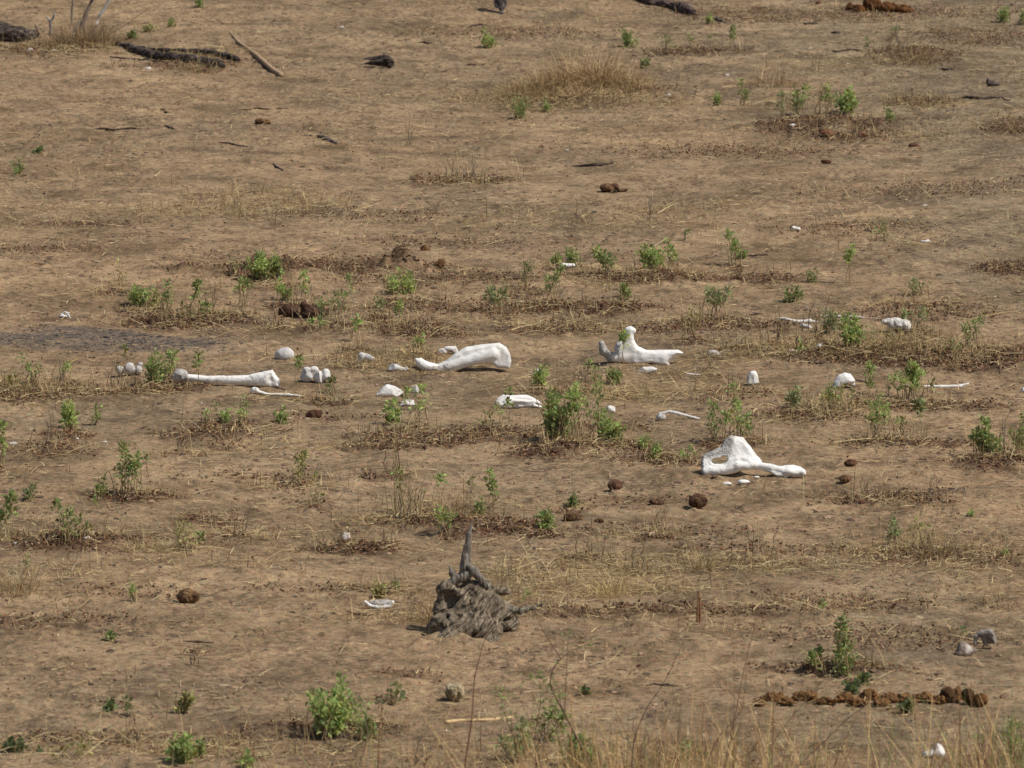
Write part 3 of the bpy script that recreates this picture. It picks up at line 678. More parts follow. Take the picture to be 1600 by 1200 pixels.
bone('bone_fragment', 'flat grey bone with dark hollow tucked behind the shoulder blade', (703, 552), [('e', 692, 549, 9.5, 5, 7), ('e', 712, 546, 10, 6.5, 8), ('e', 702, 544, 8, 4, 6), ('E', 704, 550, 4, 4, 8, -6)], .3, .2)
bone('bone_fragment', 'white wedge shaped bone flake below the club shaped piece', (608, 617), [('p', [(579, 618), (590, 612), (597, 604), (603, 599.5), (629, 600), (632, 606), (631, 613), (622, 618), (600, 617.5)], 8, 6, .3)], .04, .1)
bone('bone_fragment', 'small upright white bone chunk right of the wedge flake', (649, 612), [('p', [(642, 611), (644, 598), (651, 597), (655, 605), (656.5, 612), (648, 613)], 5, 4, 0)], .35, .15, res=.9)
bone('bone_fragment', 'low grey white slab of bone behind a leafy sprig', (637, 632), [('p', [(621, 629), (624, 624), (640, 623.5), (652, 624), (653, 631), (640, 633), (626, 632)], 8, 3.5, .2)], .35, .2, res=1)
bone('flat_bone', 'white dome ended bone with forked point beside the tallest green shrub', (808, 636), [('e', 789, 628, 15, 12, 13), ('e', 783, 630, 10, 9, 10),
     ('p', [(786, 617), (806, 617), (832, 617.5), (842, 624), (849, 631), (838, 629.5), (849, 635.5), (830, 635), (800, 636), (786, 636)], 8, 4.5, .3), ('c', 800, 624, 2.5, 840, 627, 1.5, -7, -3), ('E', 806, 632, 5, 3, 5, -10)],
     tint=lambda x, d, y, V: np.stack([.7 * sstep(786, 776, x) + .04, x * 0 + .1, x * 0], 1))
bone('bone_fragment', 'small grey bone chip above the sprig right of shoulder blade', (838, 585), [('p', [(830, 584), (834, 577), (842, 574), (846, 576), (845, 585), (837, 587)], 4, 3, 0)], .75, .5, res=1)
# --- the pronged bone
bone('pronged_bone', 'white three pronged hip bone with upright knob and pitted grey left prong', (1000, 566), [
     ('c', 940, 536, 5, 943, 547, 7.5), ('c', 943, 547, 7.5, 955, 557, 8), ('c', 955, 557, 7.5, 975, 558, 8),
     ('c', 975, 540, 8, 982, 526, 7, 2), ('c', 981, 515, 5, 989, 516, 5.2, 2), ('c', 983, 526, 6.5, 985, 515, 6, 2),
     ('p', [(959, 545), (963, 535), (972, 528), (978, 520), (988, 520), (990, 530), (997, 541), (1010, 546.5), (1045, 546.5), (1059, 546), (1069, 551),
      (1058, 553), (1050, 560), (1044, 564), (1048, 571), (1035, 571), (1018, 566.5), (1000, 568.5), (980, 567), (966, 562)], 9, 6, .12),
     ('c', 975, 556, 8, 1020, 557, 7, 0, 0), ('E', 953.5, 541, 5, 10, 9, -2), ('C', 966, 552, 3, 972, 532, 3.5, -12, -6), ('E', 1062, 563, 14, 7, 20, 0)],
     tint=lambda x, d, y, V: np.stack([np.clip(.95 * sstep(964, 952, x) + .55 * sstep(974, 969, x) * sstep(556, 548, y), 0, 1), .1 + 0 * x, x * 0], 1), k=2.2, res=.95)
bone('bone_fragment', 'pale grey bone lump in front of the pronged bone', (1010, 583), [('e', 1002, 578, 9, 6, 7), ('p', [(1004, 574), (1020, 573), (1028.5, 576), (1020, 582), (1008, 584.5)], 7, 4, .1)], .3, .2, res=1)
bone('bone_splinter', 'thin pale bone splinter in straw right of grey bone lump', (1089, 586), [('c', 1072, 583.5, 1.3, 1090, 586, 1.6), ('c', 1090, 586, 1.6, 1105, 587, .8)], .1, .2, res=.7, nz=(.2, 3, 1), nz2=(.05, 2))
bone('bone_fragment', 'brownish weathered bone piece right of the pronged bone', (1116, 554), [('e', 1115, 550, 10, 5.5, 7), ('e', 1122, 551, 5, 5, 5)], .6, .6, res=1)
bone('block_bone', 'upright white block of bone standing alone right of centre', (1176, 599), [('p', [(1166, 596), (1167, 586), (1173, 578.5), (1180, 578), (1185, 588), (1186.5, 597), (1176, 600.5), (1168, 600)], 8, 4.5, 0), ('e', 1164, 577, 2, 1.5, 2, 6)],
     tint=lambda x, d, y, V: np.stack([.4 * sstep(1174, 1169, x), .1 + 0 * x, x * 0], 1), res=1)  # left face greyed in the colour to stand for its shaded side
bone('bone_fragment', 'small grey white square bone chip right of tallest green shrub', (954, 643), [('p', [(946, 641), (948, 634), (958, 631.5), (961.5, 637), (961, 644), (950, 644.5)], 5, 3.5, 0)], .45, .2, res=1)
bone('rib_bone', 'hook ended thin pale rib lying above the big hip bone', (1062, 654), [('e', 1033, 651, 7.5, 6.5, 6), ('c', 1031, 646, 3.2, 1046, 642.5, 2.3), ('c', 1046, 642.5, 2.3, 1060, 645.5, 2.8),
     ('c', 1060, 645.5, 2.6, 1084, 652, 2.2), ('c', 1084, 652, 2.5, 1105, 657.5, 2.2), ('E', 1044, 648, 5, 2.6, 5)], .35, .2, res=.9, k=1.5, nz=(.3, 4, 1))
# --- the hip bone with the hole
hp = [(1095, 721), (1098, 714), (1112, 707), (1127, 700), (1133, 691), (1146, 685), (1158, 687.5), (1172, 700), (1181, 714), (1192, 725), (1204, 728), (1219, 729), (1240, 727.5),
      (1252, 731), (1259, 740), (1256, 744), (1239, 746), (1225, 745.5), (1212, 744.5), (1204, 739.5), (1192, 736), (1172, 733.5), (1161, 734.5), (1150, 739), (1135, 741.5), (1105, 742), (1100.5, 743.5), (1096, 733)]
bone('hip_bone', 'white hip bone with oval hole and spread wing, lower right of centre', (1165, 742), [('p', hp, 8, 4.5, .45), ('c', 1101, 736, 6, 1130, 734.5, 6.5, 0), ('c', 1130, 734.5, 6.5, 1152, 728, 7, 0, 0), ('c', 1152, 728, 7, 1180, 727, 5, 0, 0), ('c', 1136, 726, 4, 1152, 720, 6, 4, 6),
     ('c', 1148, 713, 3, 1172, 723, 4, 9, 4), ('c', 1172, 724, 5, 1222, 734, 5.5, 2, 0), ('e', 1238, 736.5, 19, 7, 12), ('e', 1252, 737, 7, 5, 9),
     ('c', 1143, 692, 7, 1132, 706, 6.5, 20, 16), ('c', 1144, 688, 3.5, 1160, 690, 3, 24, 22), ('c', 1160, 690, 3, 1186, 722, 3.5, 22, 10),
     ('E', 1123.5, 721, 12, 5.4, 80), ('E', 1131, 718, 6.5, 5, 80), ('E', 1165, 709, 9, 8, 6, -4), ('E', 1187, 746, 23, 8.5, 80)],
     tint=lambda x, d, y, V: np.stack([np.clip(1.0 * sstep(1150, 1141, x + (y - 700) * .25) * sstep(717, 709, y) + .55 * sstep(1118, 1106, x) * sstep(722, 714, y) + .95 * sstep(1102, 1097, x) + .5 * sstep(1228, 1236, x) * sstep(.1, .5, vn3(V[:, 0] * .5, V[:, 1], V[:, 2], 4, 71)), 0, 1), .08 + 0 * x, x * 0], 1), k=2.2, res=.95)  # porous grey and cracks; far left end greyed as a painted shaded edge
bone('bone_chip', 'white bone chip in sand under left part of holed hip bone', (1137, 757), [('e', 1137, 755.5, 7.5, 3, 6)], 0, .2, res=.9)
bone('bone_chip', 'brighter bone chip in sand under middle of holed hip bone', (1161, 755), [('e', 1160, 753, 8, 3.6, 6), ('e', 1166, 753, 5, 2.5, 5)], 0, .2, res=.9)
bone('bone_chip', 'tiny bone chip in the dark shade beneath holed hip bone', (1182, 746), [('e', 1182, 745.5, 5, 1.8, 4)], 0, .3, res=.8, nz=(.2, 3, 1))
# --- right hand group
bone('rib_bone', 'weathered white wavy rib half hidden in grass at right', (1255, 502), [('c', 1213, 496, 1.2, 1226, 497, 2.2), ('c', 1226, 497, 2.4, 1246, 502, 3), ('c', 1246, 502, 3, 1266, 501, 3.2), ('c', 1266, 501, 2.8, 1296, 505, 2)], .25, .35, res=.9)
bone('bone_fragment', 'short grey bone stub just below the wavy rib', (1257, 512), [('c', 1248, 507, 2.5, 1262, 510, 3.6), ('e', 1266, 511, 4, 3.2, 4)], .5, .4, res=.9)
bone('rib_bone', 'straight tan rib running toward the white lump at right', (1320, 497), [('c', 1282, 491, 1.6, 1300, 492, 2.5), ('c', 1300, 492, 2.2, 1332, 492, 2.4), ('c', 1332, 492, 1.4, 1360, 495, 1.4), ('c', 1360, 495, 1.4, 1380, 497, 2)], .3, .75, res=.9, nz=(.3, 4, 1))
bone('skull_fragment', 'rough white bone lump behind grass at end of tan rib', (1400, 517), [('c', 1380, 503, 4.5, 1400, 503, 7), ('e', 1408, 506, 13, 9.5, 11), ('e', 1417, 511, 6.5, 8, 7), ('e', 1395, 508, 9, 6, 8)], .3, .35, nz=(1.8, 5, 1), nz2=(.8, 2.4))
bone('bone_fragment', 'white stone sized bone chip with yellow edge in dark litter', (1281, 546), [('e', 1281, 541, 5.5, 5, 5), ('e', 1277, 538, 3, 2, 3)], .05, .4, res=.9)
bone('bone_fragment', 'pale brown bone chunk left of the white chip in litter', (1246, 549), [('e', 1245, 545, 8, 4.5, 6), ('e', 1235, 540, 5, 4, 4)], .5, .9, res=1)
bone('dome_bone', 'white half dome bone leaning open side down at right', (1319, 605), [('p', [(1301, 604), (1303, 594), (1311, 585), (1320, 581.5), (1329, 583), (1334, 590), (1337, 594), (1330, 598), (1318, 601), (1308, 608)], 11, 8, .2), ('e', 1331, 599, 6, 5, 7, 4)],
     tint=lambda x, d, y, V: np.stack([.75 * sstep(1325, 1332, x) * sstep(594, 600, y) + .08, .1 + 0 * x, x * 0], 1))
bone('rib_bone', 'straight white rib with upturned end near right edge', (1478, 604), [('c', 1444, 602.5, 1.8, 1470, 602.5, 2.6), ('c', 1470, 602.5, 2.6, 1500, 602.5, 2.9), ('c', 1500, 602, 2.9, 1513, 598, 1.4)], 0, .1, res=.9, nz=(.3, 4, 1), nz2=(.1, 2))
bone('bone_fragment', 'white bone piece cut by the right edge of the picture', (1601, 611), [('e', 1601, 608, 8, 4.5, 7)], .2, .1, res=1)
# --- stray pieces elsewhere
bone('bone_fragment', 'flat white bone piece in front of low shrub, above the pronged bone', (887, 418), [('p', [(872, 414), (880, 411), (891, 412), (903, 411), (898, 416), (890, 418.5), (880, 417.5)], 5, 2.6, .2)], 0, .1, res=.8, nz=(.3, 4, 1))
bone('bone_flake', 'crumpled white flake lying above the grey soil band at far left', (101, 496), [('c', 93, 494, 1.4, 102, 486, 1.6), ('c', 102, 486, 1.6, 108, 493, 1.6), ('c', 95, 490, 1.2, 110, 496, 1.4), ('e', 99, 493, 6, 2, 5), ('c', 104, 488, 1, 109, 488, 1)], .1, .2, res=.7, k=1, nz=(.5, 3, 1))
bone('bone_flake', 'curled cream flake alone on bare soil at upper right', (1242, 360), [('e', 1240, 355, 4.5, 2.6, 4), ('e', 1247, 357, 4, 2.6, 4)], 0, .35, res=.7, k=1.5, nz=(.4, 3, 1))
bone('bone_flake', 'small white flake beside red litter left of right edge shrubs', (1443, 380), [('e', 1443, 378, 5, 2.4, 4), ('e', 1450, 377, 4, 2.4, 3)], .05, .4, res=.7, nz=(.6, 3, 1))
bone('bone_fragment', 'rounded cream piece among dry stubs left of the dead stump', (541, 844), [('e', 541, 838, 7.5, 7, 7), ('e', 537, 834, 4, 4, 4)], .1, .8, res=.9, nz=(1.3, 4, 1))
bone('curved_bone', 'crescent shaped white bone with grey hollow left of the dead stump', (592, 951), [('c', 571, 941, 2.6, 578, 946.5, 3), ('c', 578, 946.5, 3, 594, 950.5, 3.4), ('c', 594, 950.5, 3.4, 608, 947.5, 3.2), ('c', 608, 947.5, 3.2, 613, 941, 2.8),
     ('e', 593, 943.5, 19, 4.2, 7, 9), ('e', 602, 942.5, 10, 3.6, 7, 10)], tint=lambda x, d, y, V: np.stack([.9 * sstep(1.5, 4, d), .1 + .3 * sstep(1, 4, d), x * 0], 1), res=.9, k=1)
bone('bone_fragment', 'blurred white pyramid of bone at the bottom right', (1458, 1183), [('p', [(1436, 1182), (1446, 1175), (1458, 1171), (1464, 1162), (1471, 1163), (1477, 1176), (1475, 1184), (1450, 1184)], 10, 7, .2)],
     tint=lambda x, d, y, V: np.stack([.4 * sstep(1462, 1455, x), .1 + 0 * x, x * 0], 1))
bone('bone_fragment', 'grey angular bone with white face, left of the pair at lower right', (1509, 1024), [('p', [(1490, 1023), (1493, 1004), (1499, 1001), (1510, 1005), (1519, 1012), (1530, 1014), (1519, 1022), (1505, 1026)], 10, 7, .3)],
     tint=lambda x, d, y, V: np.stack([1.0 - .45 * sstep(1506, 1511, x) * sstep(1520, 1516, x), .6 + 0 * x, 1 - .85 * sstep(1507, 1511, x) * sstep(1520, 1516, x) * sstep(1005, 1010, y)], 1))
bone('spine_bone', 'arched dark grey backbone piece, right of the pair at lower right', (1538, 1014), [('c', 1523, 1005, 3.5, 1524, 995, 4), ('c', 1524, 995, 4, 1534, 989, 5), ('c', 1534, 989, 5, 1547, 988, 7), ('c', 1547, 989, 6, 1553, 1002, 5),
     ('c', 1536, 992, 5, 1539, 1006, 3.5), ('e', 1546, 1000, 8, 8, 6, 5)], tint=lambda x, d, y, V: np.stack([1 + 0 * x, .4 + 0 * x, .6 + .4 * sstep(-.2, .5, vn3(V[:, 0], V[:, 1], V[:, 2], 7, 81))], 1), k=2)
for i, (x, y, w, t) in enumerate([(24, 849, 5, 'white shard beside short stub low on the left edge'), (135, 846, 8, 'flat pale flake in dry grass left of the round dung ball'),
        (120, 686, 4, 'tiny pale chip right of the bright green sprig at far left'), (163, 691, 5, 'pale chip above the dark stemmed shrub at left'),
        (20, 694, 9, 'thin flat white flake at the left edge'), (392, 356, 4, 'tiny pale pebble on bare soil above left bushes'), (315, 630, 3, 'tiny white speck above the left litter'),
        (1350, 187 // 1, 6, 'pale flake beside litter below the upper right bushes'), (1237, 197, 9, 'whitish scrap left of the upper right litter'), (1264, 77, 6, 'curled pale flake at upper right above dry grass'),
        (1323, 100, 5, 'thin pale flake left of the upper right litter hump'), (886, 234, 5, 'whitish flat patch flake on upper middle soil'), (533, 43, 5, 'yellowish flake on bare soil at upper left'),
        (616, 328, 4, 'white flake on bare soil left of centre, above bushes'), (500, 337, 3, 'small white flake standing on the soil near thin stub'),
        (1135, 118, 6, 'cream flake near the top beside dry tussock'), (1043, 148, 7, 'cream flake at right foot of the dry tussock'), (942, 146, 6, 'white flake at front of dry tussock'), (45, 78, 8, 'cream chip among debris beside the dark log'),
        (84, 79, 5, 'pale chip below the bare saplings'), (230, 108, 8, 'pale flake below the forked black log'), (1445, 322, 6, 'pale flake on grey soil at right'), (634, 523, 4, 'white chip below leaf litter left of centre')]):
    bone('bone_flake', t, (x, y), [('e', x, y - w * .1, w * .75, w * .24, w * .6), ('e', x + w * .4, y - w * .25, w * .35, w * .25, w * .4)], .2, .6 + .35 * (i % 2), res=.7, nz=(.5, 3, 1))

# ------------------------------------------------------------------ dung, clods, stones
def wtint(a):
    return lambda x, d, y, V: np.tile(a, (len(V), 1))
def lump(name, label, base, prims, mat, cat, group, t=(1, 1, 1), **kw):
    kw.setdefault('nz', (1.8, 5.5, 1)); kw.setdefault('nz2', (1.1, 2.4))
    return carve(name, base, prims, mat, label, cat, group, tint=wtint(t), **kw)
DG = 'elephant dung balls on the ground'
lump('dung_ball', 'large rough round dung ball alone at lower left', (295, 944), [('e', 292, 932, 15.5, 12, 14), ('e', 304, 932, 9, 9, 10), ('e', 295, 926, 10, 6, 9)], M_dung, 'dung', DG, (1.15, 1.1, .95))
lump('dung_ball', 'smooth purplish brown dung ball, leftmost of those below centre', (962, 764), [('e', 961, 757, 12, 9, 11)], M_dung, 'dung', DG, (.95, .8, .85), nz=(.7, 6, 1), nz2=(.2, 2))
lump('dung_ball', 'darkest roundest dung ball below the holed hip bone', (1090, 793), [('e', 1090, 783, 14, 10.5, 13), ('e', 1095, 780, 9, 8, 9)], M_dung, 'dung', DG, (.7, .62, .6))
lump('dung_ball', 'low crumbling dung lump left of the darkest dung ball', (1030, 787), [('e', 1024, 782, 9, 5.5, 8), ('e', 1036, 784, 10, 4, 8)], M_dung, 'dung', DG, (.95, .9, .85))
lump('dung_ball', 'broken brown dung lump behind thin upright twig', (896, 813), [('e', 890, 806, 9, 7.5, 9), ('e', 903, 808, 9, 6.5, 8)], M_dung, 'dung', DG, (1.1, 1, .9))
lump('dung_ball', 'smallest dung crumb right of the broken brown lump', (937, 815), [('e', 936, 812, 7.5, 4, 6)], M_dung, 'dung', DG, (1.1, 1, .8))
lump('dung_ball', 'small dark dung ball beside green stalk right of hip bone', (1329, 728), [('e', 1329, 723, 10.5, 6, 9)], M_dung, 'dung', DG, (.8, .65, .6), nz=(.9, 5, 1))
lump('dung_ball', 'small fibrous dung lump below the small dark dung ball', (1320, 753), [('e', 1320, 748, 9, 5.5, 8)], M_dung, 'dung', DG, (1.1, .95, .85))
lump('dung_ball', 'brown dung heap on bare upper soil with twig beside it', (953, 300), [('e', 949, 293, 12, 7, 10), ('e', 960, 291, 8, 6, 8), ('e', 970, 296, 9, 2, 6)], M_dung, 'dung', DG, (1, .9, .85))
lump('dung_ball', 'small straw topped dung heap at upper left', (409, 193), [('e', 405, 188, 8, 5, 7), ('e', 416, 190, 7, 3.5, 6)], M_dung, 'dung', DG, (1.2, 1.05, .9))
lump('dung_ball', 'brown dung ball with small mound left of centre', (689, 419), [('e', 687, 413, 8.5, 6, 8), ('e', 690, 407, 4, 4, 4)], M_dung, 'dung', DG, (1.15, .95, .75))
lump('dung_ball', 'little dung crumb above the small soil heaps', (664, 391), [('e', 663, 387, 6, 4, 5), ('e', 669, 389, 5, 2.5, 5)], M_dung, 'dung', DG, (1.3, 1, .8))
lump('dung_ball', 'dark crumb on the left small soil heap', (604, 407), [('e', 604, 402, 6, 5.5, 6), ('e', 606, 409, 4, 2, 4, -4)], M_dung, 'dung', DG, (.9, .7, .55))
CG = 'dark red brown earth clods'
lump('earth_clod', 'left block of the three big dark clods beneath bushes', (450, 494), [('e', 450, 484, 14, 10, 11), ('e', 443, 489, 9, 6, 8), ('e', 462, 488, 8, 8, 8)], M_clod, 'clod', CG, (.48, .46, .48), nz=(2.6, 6, 1), facets=4)
lump('earth_clod', 'middle block of the three big dark clods beneath bushes', (483, 496), [('c', 475, 477, 6, 490, 489, 8), ('e', 482, 488, 12, 9, 10)], M_clod, 'clod', CG, (.48, .46, .48), nz=(2.6, 6, 1), facets=4)
lump('earth_clod', 'right block of the three big dark clods beneath bushes', (503, 493), [('e', 500, 483, 8.5, 9, 9), ('e', 508, 488, 7, 6, 7)], M_clod, 'clod', CG, (.46, .45, .47), nz=(2.4, 6, 1))
lump('earth_clod', 'left of two small brown clods in front of upper right bushes', (1291, 212), [('e', 1290, 207, 8, 4, 7), ('e', 1297, 209, 6, 3, 6)], M_clod, 'clod', CG, (1.15, .9, .8))
lump('earth_clod', 'middle small brown clod in front of upper right bushes', (1317, 213), [('e', 1313, 209, 7, 4.5, 6), ('e', 1323, 212, 6, 2.5, 5)], M_clod, 'clod', CG, (.95, .8, .7))
lump('earth_clod', 'round small clod at right of the two in front of upper right bushes', (1348, 214), [('e', 1348, 210, 8, 4, 7)], M_clod, 'clod', CG, (1.2, .95, .8))
lump('earth_clod', 'dark clod lying alone below the small brown clods', (1291, 255), [('e', 1291, 252, 9, 3.2, 7)], M_clod, 'clod', CG, (.7, .6, .5))
lump('earth_clod', 'small dark clod on bare soil below the upper right scrub', (1432, 228), [('e', 1428, 226, 9, 3.6, 7), ('e', 1438, 230, 6, 2.5, 5)], M_clod, 'clod', CG, (.75, .65, .6))
lump('earth_clod', 'dark chip shaped clod left of the forked shrub above centre', (494, 651), [('p', [(476, 650), (482, 642), (492, 640), (503, 642), (502, 651), (485, 652)], 7, 4, .2)], M_clod, 'clod', CG, (.5, .43, .4), nz=(.8, 4, 1))
lump('earth_clod', 'small dark knob on soil left of the darkest dung ball row', (1346, 786), [('e', 1346, 784, 5, 2.5, 4)], M_clod, 'clod', CG, (.6, .5, .5), res=.9)
lump('earth_clod', 'brown tuft of soil at the top of the picture, right half', (1279, 6), [('e', 1279, 4, 5, 3, 4)], M_clod, 'clod', CG, (.8, .65, .6), res=.9)
# row of red-brown dung at lower right
RG = 'row of red brown dung at lower right'
rows = [(1187, 1097, 9, 4, 'scattered crumbs at the far left end of the dung row'), (1231, 1096, 13, 5, 'thin crumbled link between the first two heaps of the dung row'), (1340, 1096, 14, 5, 'low crumbs under the tallest heap of the dung row'), (1378, 1097, 12, 5, 'low crumbs between the tallest and the broad dung heap'), (1423, 1096, 10, 5, 'small crumbs right of the broad dung heap'), (1209, 1091, 20, 9, 'leftmost crumbled heap of the red brown dung row'), (1256, 1090, 19, 11, 'second crumbled heap from the left in the dung row'), (1292, 1095, 16, 6, 'lowest flat stretch of crumbled dung in the row'),
        (1322, 1090, 16, 9, 'crumbled dung heap behind green sprig in the row'), (1357, 1088, 17, 13, 'tallest crumbled heap in the middle of the dung row'), (1398, 1092, 24, 9, 'broad crumbled dung heap in the row'), (1442, 1090, 16, 9, 'crumbled heap just left of the whole dung balls'), (1464, 1094, 15, 8, 'small crumbs touching the whole dung balls')]
rs = np.random.default_rng(5)
for x, y, rx, ry, t in rows:
    pr = [('e', x, y + 1, rx * 1.08, ry * .55, 11), ('e', x + rs.uniform(-.3, .3) * rx, y - ry * .2, rx * .55, ry * .75, 9)]
    for k in range(9):
        pr.append(('e', x + rs.uniform(-1, 1) * rx * .85, y + rs.uniform(-.85, .5) * ry * .7, rs.uniform(.18, .36) * rx, rs.uniform(.25, .5) * ry, 6, rs.uniform(-7, 7)))
    lump('dung_heap', t, (x, y + 5), pr, M_rdung, 'dung', RG, nz=(2.6, 5, 1), nz2=(1.9, 2.3), k=1.5)
lump('dung_ball', 'leftmost whole ball at the right end of the dung row', (1482, 1098), [('e', 1481, 1086, 13, 13, 12)], M_rdung, 'dung', RG, (.5, .52, .6), nz=(1.2, 6, 1))
lump('dung_ball', 'narrow brown dung piece wedged between two whole balls', (1496, 1098), [('e', 1496, 1086, 7, 12, 8, 5), ('e', 1494, 1095, 6, 5, 6, -3)], M_rdung, 'dung', RG, (.85, .8, .75))
lump('dung_ball', 'dark middle ball at the right end of the dung row', (1512, 1100), [('e', 1512, 1087, 11, 11, 10), ('e', 1518, 1095, 7, 9, 8)], M_rdung, 'dung', RG, (.42, .45, .5), nz=(1.2, 6, 1))
lump('dung_ball', 'rightmost and most orange ball ending the dung row', (1532, 1103), [('e', 1532, 1093, 12, 10.5, 11)], M_rdung, 'dung', RG, (.85, .75, .65), nz=(1.2, 6, 1))
TG = 'red brown dung at the top right'
for x, y, rx, ry, t in [(1328, 12, 6, 6, 'small round dung lump at left of the top right dung'), (1341, 15, 9, 7, 'second round dung lump of the top right dung'), (1362, 10, 14, 14, 'tall broken dung heap at the top edge, right side'), (1387, 14, 17, 9, 'low crumbled dung heap right of the tall heap at top edge'), (1411, 16, 14, 7, 'last crumbled dung heap of the top right dung')]:
    lump('dung_heap', t, (x, y + ry * .5), [('e', x, y - ry * .2, rx, ry, rx * .8), ('e', x + rx * .5, y + 1, rx * .5, ry * .6, rx * .5)], M_rdung, 'dung', TG, (.66, .55, .5), nz=(2, 5, 1), nz2=(1.2, 2.4))
lump('pitted_stone', 'round pale pitted stone standing alone near the bottom', (711, 1095), [('e', 711, 1081, 15, 14.5, 14), ('e', 706, 1076, 10, 9, 10), ('E', 716, 1084, 3, 5, 5, -14), ('E', 704, 1088, 4, 4, 5, -12), ('E', 712, 1070, 3, 2.5, 4, -12)], M_stone, 'stone', None, (1.05, .97, .78), facets=4, fk=.8, nz=(1.6, 6, 1), nz2=(1.1, 2.5))

# ------------------------------------------------------------------ dead wood
st = empty('dead_stump', at(735, 985)[:3], 'grey weathered tree stump with upright pointed spike, lower centre', 'stump')
def _gq(U, D, H):
    a = R(-38)
    p = U * math.cos(a) - H * math.sin(a) + D * .1; q = U * math.sin(a) + H * math.cos(a) - D * .12
    return p, (q + 5 * vn3(U, D * .2, H, 38, 9)) * 1.25
def grain(U, D, H):
    p, q = _gq(U, D, H)
    cr = np.abs(vn3(q * 1.5, D * .15, p * .09, 6, 21))
    return 1.3 * sstep(.16, .0, cr) + 1.2 * np.abs(vn3(q * 1.6, D * .2, p * .18, 9, 1)) + .8 * vn3(q * 1.8, D * .25, p * .2, 4.5, 2) + 3.5 * vn3(U, D, H, 17, 4) + 1.2 * vn3(U, D, H, 6, 8) + .7 * vn3(U, D, H, 3, 6)
def gr_tint(x, d, y, V):
    p, q = _gq(V[:, 0], V[:, 1], V[:, 2])
    cr = np.minimum(np.abs(vn3(q * 1.5, V[:, 1] * .15, p * .09, 6, 21)), .75 * np.abs(vn3(q * 1.5, V[:, 1] * .15, p * .12, 3.4, 25)) + .03); hol = vn3(V[:, 0], V[:, 1], V[:, 2], 9, 23)
    t = (.22 + .88 * sstep(.03, .17, cr)) * (1 - .6 * sstep(.6, .85, hol)) * (1 + .25 * vn3(V[:, 0], V[:, 1], V[:, 2], 20, 24))
    return t[:, None] * np.array([.82, .74, .64])
carve('root_flare', (735, 985), [('e', 733, 962, 46, 34, 42), ('e', 726, 946, 36, 30, 30, 4), ('e', 738, 930, 25, 19, 20, 10), ('e', 706, 976, 36, 22, 34, -20), ('e', 722, 984, 34, 16, 34, -50),
       ('e', 700, 986, 26, 13, 28, -60), ('e', 735, 975, 48, 26, 40, -42), ('e', 690, 984, 26, 12, 26, -14), ('e', 778, 976, 34, 14, 26, 0), ('e', 745, 990, 40, 10, 26, -66), ('c', 735, 984, 12, 715, 988, 9, -50, -88), ('c', 750, 976, 14, 778, 986, 8, -20, -40), ('c', 690, 975, 12, 672, 988, 6, -10, -30),
       ('c', 756, 936, 16, 790, 958, 13, 5, 0), ('e', 772, 970, 32, 20, 26, -6), ('e', 754, 982, 30, 12, 24, -40), ('c', 778, 972, 12, 806, 984, 5, -10, -20), ('c', 748, 920, 10, 792, 932, 5, 8, 40), ('c', 700, 926, 16, 690, 955, 16, 6, 2), ('e', 700, 925, 17, 14, 16, 6),
       ('E', 702, 934, 11, 14, 15, -17), ('E', 700, 960, 4, 10, 12, -42), ('E', 787, 966, 16, 4, 14, -20), ('E', 733, 921, 7, 8, 9, -14)], M_wood, parent=st, k=8, res=1.1, stretch=grain, tint=gr_tint, pad=12)
def fine(U, D, H): return 1.5 * vn3(U * 1.8, D * 1.8, H * .16, 5, 2) + .5 * vn3(U * 2, D * 2, H * .3, 2.5, 3)
carve('spike', (735, 985), [('c', 725, 906, 9.5, 726.5, 886, 8, 8, 8, .8), ('c', 726.5, 886, 8, 730, 857, 5.2, 8, 8, .7), ('c', 730, 857, 5.2, 732.5, 838, 4.4, 8, 8, .6), ('c', 732.5, 838, 4.2, 738.5, 817, .9, 8, 8, .6), ('c', 728, 870, 3, 724, 889, 5, 3, 3)], M_spike, parent=st, k=3, res=1.1, stretch=fine)
carve('prong', (735, 985), [('c', 713, 908, 7, 707, 898, 5, 6, 6), ('c', 707, 898, 4.5, 703.5, 886, .8, 6, 6), ('c', 706, 912, 6, 730, 900, 8, 2, 2)], M_spike, parent=st, k=3, res=1.1, stretch=fine)
carve('prong', (735, 985), [('c', 732, 885, 3, 740, 894, 7, 0, 0), ('c', 740, 894, 7, 761, 917, 5.5, 0, 2)], M_spike, parent=st, k=3, res=1.1, stretch=fine)
carve('root', (735, 985), [('c', 786, 951, 7, 812, 955, 5.5, -4, -4), ('c', 812, 955, 5, 834, 951, 3, -4, 0), ('c', 834, 951, 3, 848, 946, 1, 0, 6)], M_spike, parent=st, k=3, res=1.2, stretch=fine, tint=wtint((.85, .85, .75)))

